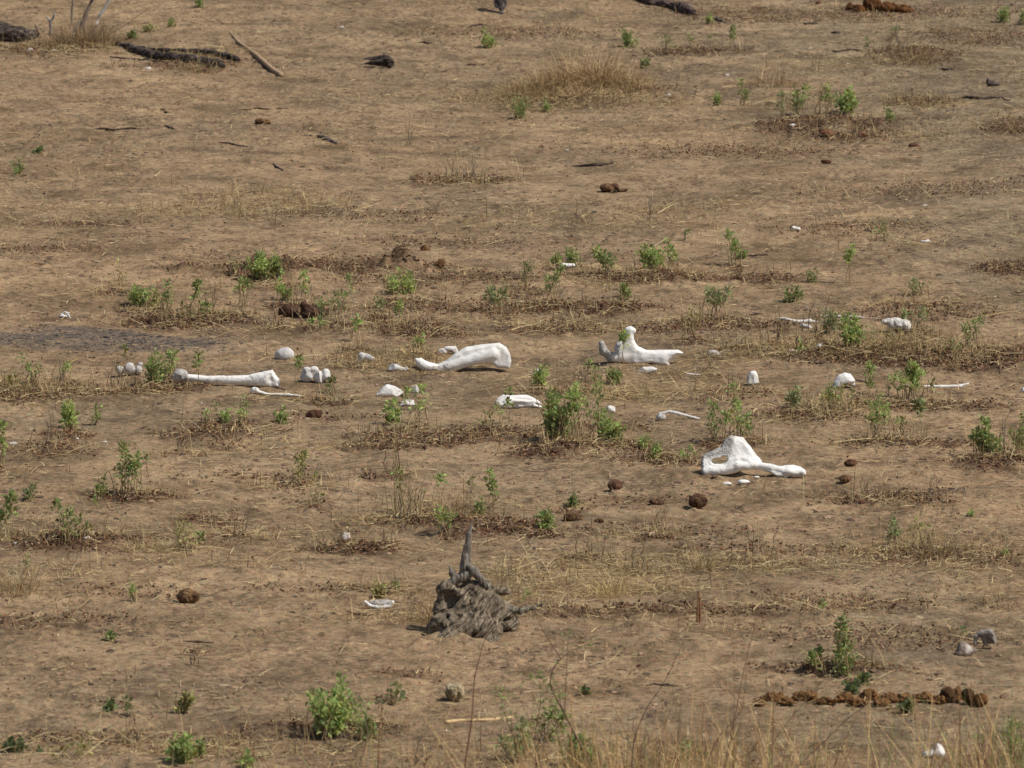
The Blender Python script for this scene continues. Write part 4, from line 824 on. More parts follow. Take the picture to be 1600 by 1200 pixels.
LG = 'dead logs and sticks on the ground'
def lgr(U, D, H): return 1.6 * vn3(U * .18, D * 1.3, H * 1.3, 5, 2) + 1.2 * vn3(U * .3, D * 1.3, H * 1.3, 2.6, 3) + 1.2 * vn3(U, D, H, 10, 4)
def lying(base, prims):
    """lay every limb along the ground between the ground points the picture shows under its ends"""
    bx, by = base; X0, Y0, Z0, s0 = at(bx, by); out = []
    for p in prims:
        if p[0] != 'c': out.append(p); continue
        q = ['c']
        for (x, y, r) in (p[1:4], p[4:7]):
            X, Y, Z, _ = at(x, y + r * .7)
            q += [bx + (X - X0) * s0, by - (r * .7 + (Z - Z0) * s0) / KV, r]; out_d = (Y - Y0) * s0
            q.append(out_d)
        out.append(('c', q[1], q[2], q[3], q[5], q[6], q[7], q[4], q[8]))
    return out
def log(label, base, prims, mat=None, t=(1, 1, 1), name='fallen_log', cat='log', lie=True, **kw):
    if lie: prims = lying(base, prims)
    kw.setdefault('stretch', lgr)
    return carve(name, base, prims, mat or M_log, label, cat, LG, tint=wtint(t), **kw)
log('thick dark furrowed log entering at the left edge near the top', (10, 66), [('c', -60, 47, 22, -5, 50, 17), ('c', -5, 50, 17, 30, 54, 12), ('c', 30, 54, 12, 56, 54, 6)], t=(1.3, 1.25, 1.2), k=4)
log('long black forked log lying across the upper left', (285, 100), [('c', 182, 68, 2.5, 205, 74, 5, 10, 8), ('c', 205, 76, 6, 240, 86, 7, 8, 2), ('c', 240, 86, 7, 300, 93, 7, 2, 0), ('c', 300, 93, 6, 340, 99, 6.5, 0, -4), ('c', 340, 99, 6, 350, 104, 3, -4, -5),
     ('c', 215, 74, 3, 255, 78, 3, 14, 14), ('c', 255, 78, 3.5, 320, 82, 5, 14, 10), ('c', 320, 82, 5, 352, 86, 5, 10, 6), ('c', 352, 86, 5, 372, 93, 4, 6, 2)], t=(1.1, 1.05, 1.05), k=3)
log('pale bare stick broken to an orange splinter, upper left', (405, 90), [('c', 371, 65, 3.2, 400, 86, 3.8, 46, 10), ('c', 400, 86, 3.8, 426, 109, 4, 10, -34), ('c', 426, 109, 4, 439, 117, 4, -34, -44), ('c', 360, 51, 1.2, 373, 66, 2.6, 66, 44)], M_stick, (1, .95, .85), 'bare_stick', 'stick',
     res=1.1, stretch=lambda U, D, H: .3 * vn3(U, D, H, 4, 1))
log('short black charred log with split end, upper middle left', (590, 106), [('c', 556, 101, 1.2, 590, 97, 4.5), ('c', 590, 97, 5.5, 606, 96, 8), ('c', 568, 93, 1.2, 600, 90, 3.5, 6), ('E', 602, 99, 3, 7, 8, -9), ('e', 609, 98, 4.5, 9, 6)], k=2, t=(1, .95, .95), lie=False)
log('dark burnt log end hanging from the top edge', (783, 20), [('c', 776, -14, 9, 784, 6, 7, 40, 4), ('c', 786, 0, 5, 783, 20, 4, 10, -8), ('c', 778, -4, 4, 776, 10, 3, 12, 4)], k=3, t=(1.4, 1.4, 1.5), name='burnt_log', lie=False)
log('curved dark log at the top edge right of centre', (1050, 18), [('c', 985, -12, 9, 1020, 2, 8, 40, 12), ('c', 1020, 2, 7, 1050, 8, 6, 12, 4), ('c', 1050, 9, 5, 1068, 12, 9, 4, 2), ('c', 1068, 12, 9, 1084, 20, 5, 2, -4)], k=3, t=(1.7, 1.5, 1.5))
log('short dark stick right of the curved log at top', (1126, 34), [('c', 1117, 29, 2.6, 1135, 35, 1.2, 4, -4)], k=1, res=.9, t=(1.5, 1.4, 1.4), name='dark_stick', cat='stick', stretch=fine)
log('flat dark wood splinter pointing left, upper middle', (928, 259), [('c', 893, 259, .8, 930, 257.5, 3), ('c', 930, 257.5, 3, 946, 255, 1.8), ('c', 946, 255, 1.6, 958, 254, 1.2)], k=1, res=.8, stretch=lambda U, D, H: .3 * vn3(U, D, H, 4, 1), name='dark_stick', cat='stick', t=(.9, .8, .8))
log('stubby dark grey stick below the short charred log', (512, 222), [('c', 497, 212, 2.2, 508, 215, 3.4, 6, 4), ('c', 508, 215, 3.6, 526, 224, 1.6, 4, -6), ('c', 472, 211, .7, 495, 213, 1, 8, 6)], k=1.5, res=1, stretch=fine, name='dark_stick', cat='stick', t=(1.7, 1.65, 1.8))
log('little dark forked stick left of the thin stubs', (435, 264), [('c', 427, 255, 1.2, 432, 260, 2), ('c', 432, 260, 2, 442, 265, 1.3)], k=1, res=.8, stretch=lambda U, D, H: 0 * U, name='dark_stick', cat='stick', t=(1.7, 1.5, 1.6))
for (x1, y1, x2, y2, r, t, tt) in [(150, 203, 218, 202, 1.7, 'long thin brown twig flat on the left soil', (.9, .7, .6)), (251, 172, 264, 177, 1.6, 'short brown twig lying aslant above the long thin twig', (.9, .6, .5)), (256, 198, 272, 203, 2, 'short dark grey twig right of the long thin twig', (1.6, 1.5, 1.6)),
      (372, 172, 450, 171, 1.2, 'thin grey twig above the small dung heap at upper left', (1.8, 1.4, 1.2)), (340, 223, 388, 230, 1.4, 'greyish twig with light tip on left soil', (1.6, 1.4, 1.4)), (172, 90, 280, 101, 1.8, 'thin straight branch in front of the forked black log', (1.6, 1.4, 1.3)),
      (1300, 81, 1345, 80, 1.6, 'dark twig lying left of upper right scrub', (.9, .8, .8)), (1468, 110, 1490, 110, 1.8, 'short dark twig right of upper right scrub', (1.4, 1.3, 1.3)), (1497, 156, 1556, 155, 2.8, 'dark branch lying near the right edge at top', (.9, .8, .75)),
      (1556, 155, 1580, 157, 1.4, 'thin tip twig beyond the dark branch at right edge', (1.1, 1, .9)), (1165, 401, 1199, 399, 1.6, 'thin dark twig right of the slim green shrub', (1, .8, .7)), (1016, 768 + 302, 1060, 1073, 1.4, 'thin dark twig on sand above the blurred grass', (1.2, 1.05, 1)),
      (520, 962, 592, 965, 3.2, 'thick brown stick lying left of the dead stump', (3.0, 2.5, 1.8)), (286, 1003, 335, 1007, 1.3, 'fine twig on bare soil below the round dung ball', (1.2, 1, .9)), (1003, 1071, 1047, 1073, 1.1, 'hair thin twig on sand left of the dung row', (1.2, 1, .9)),
      (846, 190, 880, 166, .8, 'slender twig leaning at the foot of dry tussock', (2, 1.6, 1.3)), (735, 42, 760, 40, 1.6, 'small dark twig near top centre', (1.2, 1, 1)), (655, 68, 675, 69, 1.8, 'small dark twig on upper soil right of the charred log', (.9, .7, .6)),
      (1255, 38, 1277, 38, 2, 'small dark chip of wood at the top right of centre', (.9, .8, .8)), (1299, 53, 1312, 53, 2.2, 'tiny dark wood chip below the top right chip', (.8, .8, .9)), (728, 103, 758, 102, 1.6, 'thin dark twig left of the dry tussock', (1.2, .9, .8))]:
    n = 5; pts = []
    rr = np.random.default_rng(int(x1 + y1))
    wob = rr.normal(size=n + 1) * .8; wob[0] = wob[-1] = 0
    pr = []
    for k in range(n):
        a, b_ = k / n, (k + 1) / n
        f1, f2 = .55 + .9 * a * (1 - a) * 2, .55 + .9 * b_ * (1 - b_) * 2
        pr.append(('c', x1 + (x2 - x1) * a, y1 + (y2 - y1) * a + wob[k] - r, r * f1, x1 + (x2 - x1) * b_, y1 + (y2 - y1) * b_ + wob[k + 1] - r, r * f2))
    log(t, ((x1 + x2) / 2, (y1 + y2) / 2), pr, t=tt, name='twig', cat='twig', k=.6, res=max(.6, r * .5), pad=3, stretch=lambda U, D, H: .25 * vn3(U, D, H, 4, 1))
log('pale debarked branch lying near the bottom, right of pitted stone', (750, 1128), [('c', 698, 1129, 3.4, 720, 1127, 2.6, -4, -2), ('c', 720, 1127, 2.4, 760, 1126, 2.6), ('c', 760, 1126, 2.6, 800, 1121, 2.2, 0, 4)], M_stick, (1.5, 1.45, 1.1), 'bare_stick', 'stick', res=1, k=1, stretch=lambda U, D, H: .3 * vn3(U, D, H, 4, 1))
log('short upright weathered stub in straw right of the stump', (1092, 972), [('c', 1092, 974, 4.5, 1092, 950, 3.4), ('c', 1092, 950, 3.2, 1091, 924, 1.6), ('c', 1089, 926, 1, 1093, 935, 2)], M_stick, (.72, .55, .42), 'wood_stub', 'stub', res=1, k=1, stretch=fine, lie=False)
log('small dark and white charred knot at upper right', (1549, 134), [('e', 1549, 130, 8, 4, 6), ('e', 1545, 124, 3, 3, 3), ('e', 1558, 131, 4, 3, 4)], t=(2.2, 2.1, 2.3), k=1, res=1, name='wood_knot', cat='wood', lie=False)

# ------------------------------------------------------------------ plants
GREENS = {'bright': (.41, .48, .17), 'mid': (.35, .40, .15), 'dull': (.36, .38, .18), 'yel': (.46, .43, .18), 'dark': (.19, .24, .10)}
PG = 'green plants sprouting from the bare ground'
def shrub(px, py, w, h, style, tone, label, fore=0):
    rs = np.random.default_rng(int(px * 31 + py * 17 + w))
    X0, Y0, Z0, s = at(px, py)
    W, Hh = w / s, h / s
    base = np.array(GREENS[tone])
    cfg = {'L': (max(6, int(W * 46)), .22, 1.0), 'S': (max(4, int(W * 30)), .45, .6), 'T': (1 if w < 22 else 2, .45, .7), 'D': (max(4, int(W * 26)), 1, 0.0), 'W': (max(3, int(W * 26)), .2, .8), 'Y': (max(6, int(W * 34)), .55, .18)}[style]
    ns, start, dens = cfg
    A = Acc(); LB = []; LD = []
    spread = W * (.46 if style not in 'T' else .3)
    for i in range(ns):
        bx = rs.normal() * spread * (.25 if style == 'L' else .42); by = rs.normal() * spread * .4
        bx = np.clip(bx, -spread, spread)
        ang = rs.uniform(0, 2 * np.pi); rr = math.sqrt(rs.uniform(0, 1)) * spread
        tx, ty = rr * math.cos(ang), rr * math.sin(ang)
        if style in 'DY': tx, ty = bx + tx * .5, by + ty * .5
        hh = Hh * rs.uniform(.45, 1.0) * (1 if style in 'T' else (1 - .35 * (rr / (spread + 1e-6)) ** 2))
        if i == 0: hh = Hh; 
        gz = float(ground_z(X0 + bx, Y0 + by)) - Z0
        k = 6; t = np.linspace(0, 1, k)
        P = np.stack([bx + (tx - bx) * t ** 1.2, by + (ty - by) * t ** 1.2, gz - .02 + (hh + .02) * t ** .9], 1)
        P[1:-1] += rs.normal(size=(k - 2, 3)) * min(.012, Hh * .06)
        r0 = rs.uniform(.0032, .0056) * (1.15 if style in 'DY' else 1)
        sc_ = np.array([[.36, .24, .13], [.22, .14, .085], [.46, .36, .20], [.20, .16, .12]][rs.integers(4)]) * rs.uniform(.7, 1.2)
        if style == 'Y': sc_ = np.array([.42, .32, .16]) * rs.uniform(.6, 1.1)
        A.tube(P, r0 * (1 - .65 * t), sc_, 4)
        if style in 'DY' and rs.uniform() < .7:
            j = rs.integers(2, 5); d = rs.normal(size=3) * .5; d[2] = abs(d[2]) + .5; d *= Hh * rs.uniform(.15, .4)
            A.tube([P[j], P[j] + d * .5 + rs.normal(size=3) * .004, P[j] + d], [r0 * .5, r0 * .4, r0 * .2], sc_, 4)
        if dens > 0 and not (style == 'S' and rs.uniform() < .28) and not (style == 'Y' and rs.uniform() < .5):
            nl = int(max(5, hh * 250 * dens)) if style != 'W' else int(max(8, W * 260))
            tt = rs.uniform(start, 1.02, nl)
            if style in 'STY': # leaves gather in tufts
                cen = rs.uniform(start + .1, 1, 3); cen[0] = .95
                tt = cen[rs.integers(3, size=nl)] + rs.normal(size=nl) * .05
            tt = np.clip(tt, 0, 1)
            bp = np.stack([np.interp(tt, t, P[:, c_]) for c_ in range(3)], 1)
            dv = rs.normal(size=(nl, 3)); dv[:, 2] += .7; dv /= np.linalg.norm(dv, axis=1)[:, None]
            bp += dv * rs.uniform(0, .045 if style != 'T' else .032, nl)[:, None] * min(1, Hh * 5)
            bp[:, 2] = np.maximum(bp[:, 2], gz + .005)
            LB.append(bp); LD.append(dv)
    for i in range(int(ns * (.5 if style in 'LST' else .2)) + 2 * (style in 'LS')):      # dry straw coloured stems among the green ones
        bx, by = rs.normal(size=2) * W * .3; gz = float(ground_z(X0 + bx, Y0 + by)) - Z0
        hh = Hh * rs.uniform(.3, .85); lx, ly = rs.normal(size=2) * hh * .22
        A.tube([[bx, by, gz - .01], [bx + lx * .4, by + ly * .4, gz + hh * .5], [bx + lx, by + ly, gz + hh]], [.0045, .004, .0025], np.array([.48, .36, .19]) * rs.uniform(.6, 1.1), 4)
    root = empty('dry_shrub' if style in 'DY' and dens == 0 else 'green_shrub', (X0, Y0, Z0), label, 'shrub', 'dry stems sticking out of the ground' if style == 'D' else PG)
    add('stems', A.mesh('stems'), M_stem, root)
    if LB:
        B = np.concatenate(LB); Dv = np.concatenate(LD); n = len(B)
        clump = 1 + .35 * vn3(B[:, 0], B[:, 1], B[:, 2], .06, int(px) % 97)
        cc = base[None] * clump[:, None] * rs.uniform(.75, 1.3, (n, 1)) * (1 + rs.normal(size=(n, 3)) * .08)
        old = rs.uniform(size=n) < (.06 if style != 'Y' else .3); cc[old] = np.array([.30, .25, .07]) * rs.uniform(.7, 1.1)
        ln = rs.uniform(.023, .046, n) * rs.uniform(.75, 1.3) * (1 if style != 'W' else .8)
        V, F, C_ = leaves(B, Dv, ln, ln * rs.uniform(.5, .8, n), np.clip(cc, .01, .8), rs)
        add('leaves', mesh_from('leaves', V, F, C_, False), M_leaf, root)
    return root

for a in SH: shrub(*a)

# bare saplings at the top left
root = empty('bare_sapling', at(125, 68)[:3], 'bare grey saplings rising out of the top edge at left', 'sapling')
X0, Y0, Z0, s = at(125, 68)
A = Acc()
for (x1, y1, d1, x2, y2, d2, r, c_) in [(134, 56, 4, 170, -12, 6, .016, (.42, .38, .33)), (103, 66, 0, 127, 28, -2, .010, (.50, .45, .36)), (112, 60, 8, 146, -14, 10, .017, (.20, .15, .12)), (99, 46, 6, 102, -16, 6, .009, (.17, .14, .12)),
       (72, 56, 2, 72, 30, 2, .012, (.19, .16, .14)), (72, 34, 2, 66, 25, 2, .009, (.32, .28, .25)), (73, 34, 2, 81, 16, 2, .009, (.27, .25, .24)), (62, 60, 0, 50, 38, 0, .008, (.16, .10, .08)),
       (60, 58, -4, 86, 78, -16, .008, (.30, .22, .16)), (95, 80, -10, 103, 92, -18, .012, (.2, .16, .12)), (120, 60, 2, 135, 10, 4, .008, (.30, .25, .20)), (128, 58, 0, 150, 40, 6, .006, (.28, .2, .15)), (90, 60, 2, 92, 40, 2, .006, (.2, .15, .12)),
       (150, 62, 5, 226, 15, 12, .006, (.38, .26, .16)), (83, 86, -18, 105, 92, -20, .010, (.13, .10, .08)), (103, 68, -8, 116, 86, -16, .012, (.24, .2, .16))]:
    yb = 56 if y1 == 34 else y1          # the fork springs from its own stem
    ad = flat(x1, yb)[1] - flat(125, 68)[1]
    a = np.array([(x1 - 125) / s, ad, (yb - y1) / s - (.03 if yb == y1 else 0)]); e = np.array([(x2 - 125) / s, ad + (d2 - d1) / s, (yb - y2) / s])
    t = np.linspace(0, 1, 7)[:, None]
    P = a + (e - a) * t + np.random.default_rng(int(x1 * 7 + y2)).normal(size=(7, 3)) * .008 * np.sin(np.pi * t)
    A.tube(P, r * 1.9 * (1 - .35 * t[:, 0]), np.array(c_) * 1.2, 7)
add('stems', A.mesh('stems'), M_stem, root)

# ------------------------------------------------------------------ dry grass tussocks
STRAWC = np.array([[.50, .37, .17], [.42, .30, .14], [.60, .48, .25], [.33, .21, .10], [.36, .30, .20], [.27, .17, .09]])
def tussock(px, py, w, h, n, label, hue=None, depth=.8, wid=.0045, bendm=.5, name='dry_grass_tussock', tilt=(.25, 1.5), cols=None):
    rs = np.random.default_rng(int(px + py * 3))
    X0, Y0, Z0, s = at(px, py)
    W = w / s; Hh = h / s
    u = rs.normal(size=n) * W * .24; d = rs.normal(size=n) * W * .24 * depth
    u = np.clip(u, -W * .5, W * .5)
    az = np.arctan2(d, u) + rs.normal(size=n) * .9
    L = Hh * rs.uniform(.35, 1.15, n) * np.clip(1.15 - np.abs(u) / (W * .55), .3, 1)
    B = np.stack([X0 + u, Y0 + d, np.zeros(n)], 1); B[:, 2] = ground_z(B[:, 0], B[:, 1]) - .01
    cs = (STRAWC if cols is None else np.array(cols))
    cc = cs[rs.integers(len(cs), size=n)] * rs.uniform(.7, 1.15, (n, 1))
    B -= np.array([X0, Y0, Z0])
    V, F, C_ = blades(B, az, rs.uniform(tilt[0], tilt[1], n), L, np.full(n, wid) * rs.uniform(.7, 1.3, n), rs.uniform(0, bendm, n), cc, rs)
    return add(name, mesh_from(name, V, F, C_, False), M_straw, None, (X0, Y0, Z0), label, 'grass', 'dry grass tussocks')
brown = [(.30, .19, .10), (.38, .25, .12), (.24, .14, .08), (.45, .33, .17), (.20, .12, .075), (.50, .38, .2)]
TC = [(.46, .32, .16), (.55, .40, .20), (.34, .21, .11), (.64, .49, .26), (.28, .17, .09)]
tussock(925, 134, 190, 82, 2000, 'tallest brown dome of the big dry grass tussock, upper middle', cols=TC, bendm=.8, tilt=(.1, 1.45), wid=.0065)
tussock(866, 140, 150, 62, 1000, 'lower left lobe of the big dry grass tussock', cols=TC, bendm=.8, tilt=(.05, 1.4), wid=.0065)
tussock(905, 150, 260, 34, 900, 'flat trampled straw along the front of the big dry tussock', cols=TC, bendm=.5, tilt=(.0, .9), wid=.0065)
tussock(835, 146, 180, 52, 900, 'paler straw skirt at left of the big dry tussock', bendm=.7)
tussock(985, 140, 100, 58, 260, 'yellow straw at right foot of the big dry tussock', bendm=.7)
tussock(1206, 132, 110, 44, 340, 'thin brown grass tuft left of the upper right bushes', cols=brown)
tussock(1430, 96, 120, 40, 480, 'brown tuft on the top right litter hump', cols=brown)
tussock(1450, 162, 110, 24, 260, 'low tuft below the top right litter hump', cols=brown)
tussock(130, 68, 150, 56, 1300, 'dry grass round the feet of the bare saplings', cols=brown)
tussock(60, 72, 90, 28, 300, 'dry grass tuft between dark log and saplings', cols=brown)
tussock(318, 108, 90, 34, 260, 'pale straw in front of the forked black log')
tussock(1590, 205, 60, 36, 200, 'brown grass at the right edge, upper part', cols=brown)
tussock(770, 935, 90, 50, 240, 'dry grass growing on right side of the dead stump')
tussock(680, 975, 70, 56, 260, 'dry grass hugging the left side of the dead stump', cols=brown)
tussock(1100, 850 + 40, 60, 46, 200, 'pale straw clump right of the dung balls')
tussock(955, 930, 90, 44, 240, 'bright yellow leaning straw right of the stump', bendm=.3, cols=[(.62, .48, .22), (.55, .42, .19)])
tussock(30, 925, 110, 50, 330, 'dry grass clump at the left edge low down')
tussock(220, 858, 80, 34, 140, 'pale broom like straw at lower left', cols=[(.6, .47, .24), (.5, .38, .19)])
tussock(650, 558, 120, 28, 220, 'pale straw line above the club shaped bone piece', cols=[(.6, .45, .2), (.5, .36, .17)])
tussock(1380, 545, 200, 36, 460, 'matted straw in front of the bones at right')
tussock(1560, 950, 110, 34, 180, 'thin dry grass at the right edge low down', cols=brown)
tussock(1450, 860, 160, 50, 340, 'dry grass spread in the right straw area')
tussock(700, 800, 130, 46, 300, 'dry grass among the big dry branching shrub', cols=brown)

# ------------------------------------------------------------------ countless ground litter
def field(n, seed, dens, lst=None, m=0, mseed=31):
    """n points spread over the ground thinned by dens, plus about m points inside the patches of lst"""
    rs = np.random.default_rng(seed)
    y = rs.uniform(43, 94, n * 4); x = rs.uniform(-7.8, 7.8, n * 4)
    k = (np.abs(x) < y * .0752 + .8) & (rs.uniform(size=len(x)) < dens(x, y))
    x, y = x[k][:n], y[k][:n]
    if lst:
        a = np.array(lst); w = a[:, 2] * a[:, 3]; i = rs.choice(len(a), m * 2, p=w / w.sum())
        an = rs.uniform(0, 2 * np.pi, m * 2); r = np.sqrt(rs.uniform(size=m * 2)) * 1.6
        px, py = a[i, 0] + np.cos(an) * r * a[i, 2], a[i, 1] + np.sin(an) * r * a[i, 3]
        k = rs.uniform(size=m * 2) < mask(lst, px, py, mseed) + .03
        x = np.concatenate([x, px[k]]); y = np.concatenate([y, py[k]])
    return x, y, rs
patch = lambda x, y: .5 + .5 * np.clip(vn2(x, y, 1.1, 140) + .6 * vn2(x, y, .35, 141), -1, 1)
# loose straw
x, y, rs = field(42000, 3, lambda x, y: np.clip(.15 + .8 * patch(x, y) ** 2, 0, 1), STRAW_W, 60000, 61)
n = len(x); z = ground_z(x, y) + rs.uniform(.002, .016, n)
cc = STRAWC[rs.integers(6, size=n)] * rs.uniform(.6, 1.25, (n, 1))
L = rs.uniform(.03, .13, n) + (rs.uniform(size=n) < .08) * rs.uniform(.05, .35, n)
V, F, C_ = blades(np.stack([x, y, z], 1), rs.uniform(0, 2 * np.pi, n), np.abs(rs.normal(size=n)) * .14 + .03, L, rs.uniform(.0025, .0068, n), rs.uniform(-.03, .18, n), cc, rs)
x, y, rs = field(9000, 13, lambda x, y: np.clip(.1 + patch(x, y), 0, 1), STRAW_W + LIT_W, 16000, 61)
n = len(x); z = ground_z(x, y) + rs.uniform(.006, .03, n)
c2 = np.array([[.66, .52, .28], [.58, .44, .22], [.50, .38, .2]])[rs.integers(3, size=n)] * rs.uniform(.7, 1.15, (n, 1))
V2, F2, C2 = blades(np.stack([x, y, z], 1), rs.uniform(0, 2 * np.pi, n), np.abs(rs.normal(size=n)) * .2 + .02, rs.uniform(.05, .15, n) + (rs.uniform(size=n) < .09) * rs.uniform(.05, .3, n), rs.uniform(.004, .008, n), rs.uniform(-.03, .25, n), c2, rs)
V, F, C_ = np.concatenate([V, V2]), np.concatenate([F, F2 + len(V)]), np.concatenate([C_, C2])
add('straw_litter', mesh_from('straw_litter', V, F, C_, False), M_straw, kind='stuff', label='loose pale straw strewn over the soil', cat='straw')
# stubble that stands up
x, y, rs = field(3500, 9, lambda x, y: patch(x, y) ** 2, STRAW_W + LIT_W, 30000, 61)
n = len(x); z = ground_z(x, y) - .005
cc = STRAWC[rs.integers(6, size=n)] * rs.uniform(.7, 1.4, (n, 1))
V, F, C_ = blades(np.stack([x, y, z], 1), rs.uniform(0, 2 * np.pi, n), rs.uniform(.3, 1.45, n), rs.uniform(.03, .13, n) + (rs.uniform(size=n) < .08) * rs.uniform(.05, .2, n), rs.uniform(.0028, .006, n), rs.uniform(0, .5, n), cc, rs)
x, y, rs = field(420, 14, lambda x, y: patch(x, y) ** 2, LIT_W + STRAW_W, 5600, 31)
n = len(x); z = ground_z(x, y) - .005
c2 = np.array([[.50, .37, .18], [.36, .23, .12], [.24, .16, .10], [.44, .30, .14]])[rs.integers(4, size=n)] * rs.uniform(.7, 1.2, (n, 1))
V2, F2, C2 = blades(np.stack([x, y, z], 1), rs.uniform(0, 2 * np.pi, n), rs.uniform(1.0, 1.55, n), rs.uniform(.06, .24, n), rs.uniform(.0045, .008, n), rs.uniform(-.05, .12, n), c2, rs)
V, F, C_ = np.concatenate([V, V2]), np.concatenate([F, F2 + len(V)]), np.concatenate([C_, C2])
add('dry_stubble', mesh_from('dry_stubble', V, F, C_, False), M_straw, kind='stuff', label='short dry grass stubble standing in the soil', cat='grass')
# leaf litter
x, y, rs = field(5000, 4, lambda x, y: patch(x, y) ** 2, LIT_W, 110000)
n = len(x); z = ground_z(x, y) + rs.uniform(.002, .026, n)
pal = np.array([[.20, .085, .045], [.13, .058, .034], [.27, .125, .065], [.08, .045, .03], [.40, .27, .15], [.17, .10, .065]])
cc = pal[rs.integers(6, size=n)] * rs.uniform(.45, 1.05, (n, 1)) * [1.0, .95, .9]
dv = rs.normal(size=(n, 3)); dv[:, 2] *= .5; dv /= np.linalg.norm(dv, axis=1)[:, None]
ln = rs.uniform(.012, .036, n)
V, F, C_ = leaves(np.stack([x, y, z], 1), dv, ln, ln * rs.uniform(.35, .75, n), cc, rs, .35)
add('leaf_litter', mesh_from('leaf_litter', V, F, C_, False), M_litter, kind='stuff', label='red brown fallen leaves in patches', cat='leaf litter')
# crumbs and clods
def crumbs(n, seed, dens, rmin, rmax, pal, name, label, power=3, lst=None, m=0, ms=31):
    x, y, rs = field(n, seed, dens, lst, m, ms); n = len(x)
    oc = np.array([[1, 0, 0], [0, 1, 0], [-1, 0, 0], [0, -1, 0], [0, 0, 1], [.7, .7, .55], [-.7, .7, .5], [-.7, -.7, .6], [.7, -.7, .5]], float)
    Fq = np.array([[0, 5, 4, 8], [5, 1, 6, 4], [4, 6, 2, 7], [8, 4, 7, 3]])
    r = rmin + (rmax - rmin) * rs.uniform(size=n) ** power
    P = oc[None] * r[:, None, None] * rs.uniform(.6, 1.3, (n, 9, 1)) * np.stack([rs.uniform(.8, 2.2, n), rs.uniform(.8, 1.8, n), rs.uniform(.5, 1.0, n)], 1)[:, None]
    P += np.stack([x, y, ground_z(x, y) - r * .25], 1)[:, None]
    F = (np.arange(n) * 9)[:, None, None] + Fq[None]
    pal = np.array(pal); cc = np.repeat(pal[rs.integers(len(pal), size=n)] * rs.uniform(.7, 1.15, (n, 1)), 9, axis=0)
    add(name, mesh_from(name, P.reshape(-1, 3), F.reshape(-1, 4), cc, False), M_litter, kind='stuff', label=label, cat='crumbs')
clus = lambda x, y: sstep(-.1, .9, vn2(x, y, .9, 160) * .6 + vn2(x, y, .25, 161) * .7)
crumbs(52000, 6, lambda x, y: .05 + .95 * clus(x, y), .005, .024, [(.26, .17, .11), (.17, .11, .07), (.32, .22, .14), (.11, .075, .055), (.22, .15, .095)], 'soil_crumbs', 'small crumbs of soil and dung over the ground', 2.6, LIT_W, 26000)
crumbs(500, 8, lambda x, y: .5 + 0 * x, .005, .018, [(.05, .045, .042), (.09, .075, .065)], 'dark_crumbs', 'blackish crumbs on the grey soil band', 2, ASH_W, 1100, 41)
# low creeping weeds
x, y, rs = field(15000, 12, lambda x, y: sstep(.25, .85, vn2(x, y, .8, 150) * .6 + vn2(x, y, .2, 151) * .7))
n = len(x); z = ground_z(x, y) + rs.uniform(.0, .014, n)
cc = np.array([[.15, .175, .10], [.11, .135, .085], [.20, .21, .13], [.22, .19, .13]])[rs.integers(4, size=n)] * rs.uniform(.7, 1.2, (n, 1))
dv = rs.normal(size=(n, 3)); dv[:, 2] = np.abs(dv[:, 2]) * .5; dv /= np.linalg.norm(dv, axis=1)[:, None]
ln = rs.uniform(.010, .024, n)
V, F, C_ = leaves(np.stack([x, y, z], 1), dv, ln, ln * .7, cc, rs)
add('creeping_weeds', mesh_from('creeping_weeds', V, F, C_, False), M_litter, kind='stuff', label='tiny grey green creeping weeds on soil', cat='weeds')

# ------------------------------------------------------------------ near tall grass along the bottom
rs = np.random.default_rng(77)
n = 4000
yy = rs.uniform(38.6, 43.6, n)
w_ = rs.choice(4, n, p=[.12, .52, .20, .16])
cx = np.array([-.6, 1.0, 1.6, 3.05])[w_]; sg = np.array([.6, .62, .75, .22])[w_]
xx = cx + rs.normal(size=n) * sg
hh = (.13 + .62 * rs.uniform(size=n) ** 2.6) + (rs.uniform(size=n) < .03) * rs.uniform(.1, .5, n) + (43.6 - yy) * .225 + (w_ == 3) * rs.uniform(0, .35, n) - (w_ == 0) * .12
zz = ground_z(xx, yy) - .02
g = rs.uniform(size=n) < .16
cc = np.array(brown)[rs.integers(6, size=n)] * rs.uniform(.8, 1.6, (n, 1)) * [1.08, 1.0, .85]; cc[g] = np.array([.17, .21, .07])
V, F, C_ = blades(np.stack([xx, yy, zz], 1), rs.uniform(0, 2 * np.pi, n), rs.uniform(.55, 1.5, n), hh, rs.uniform(.004, .008, n), rs.uniform(0, .3, n), cc, rs)
add('tall_dry_grass', mesh_from('tall_dry_grass', V, F, C_, False), M_straw, kind='stuff', label='blurred tall dry grass along the bottom edge', cat='grass')

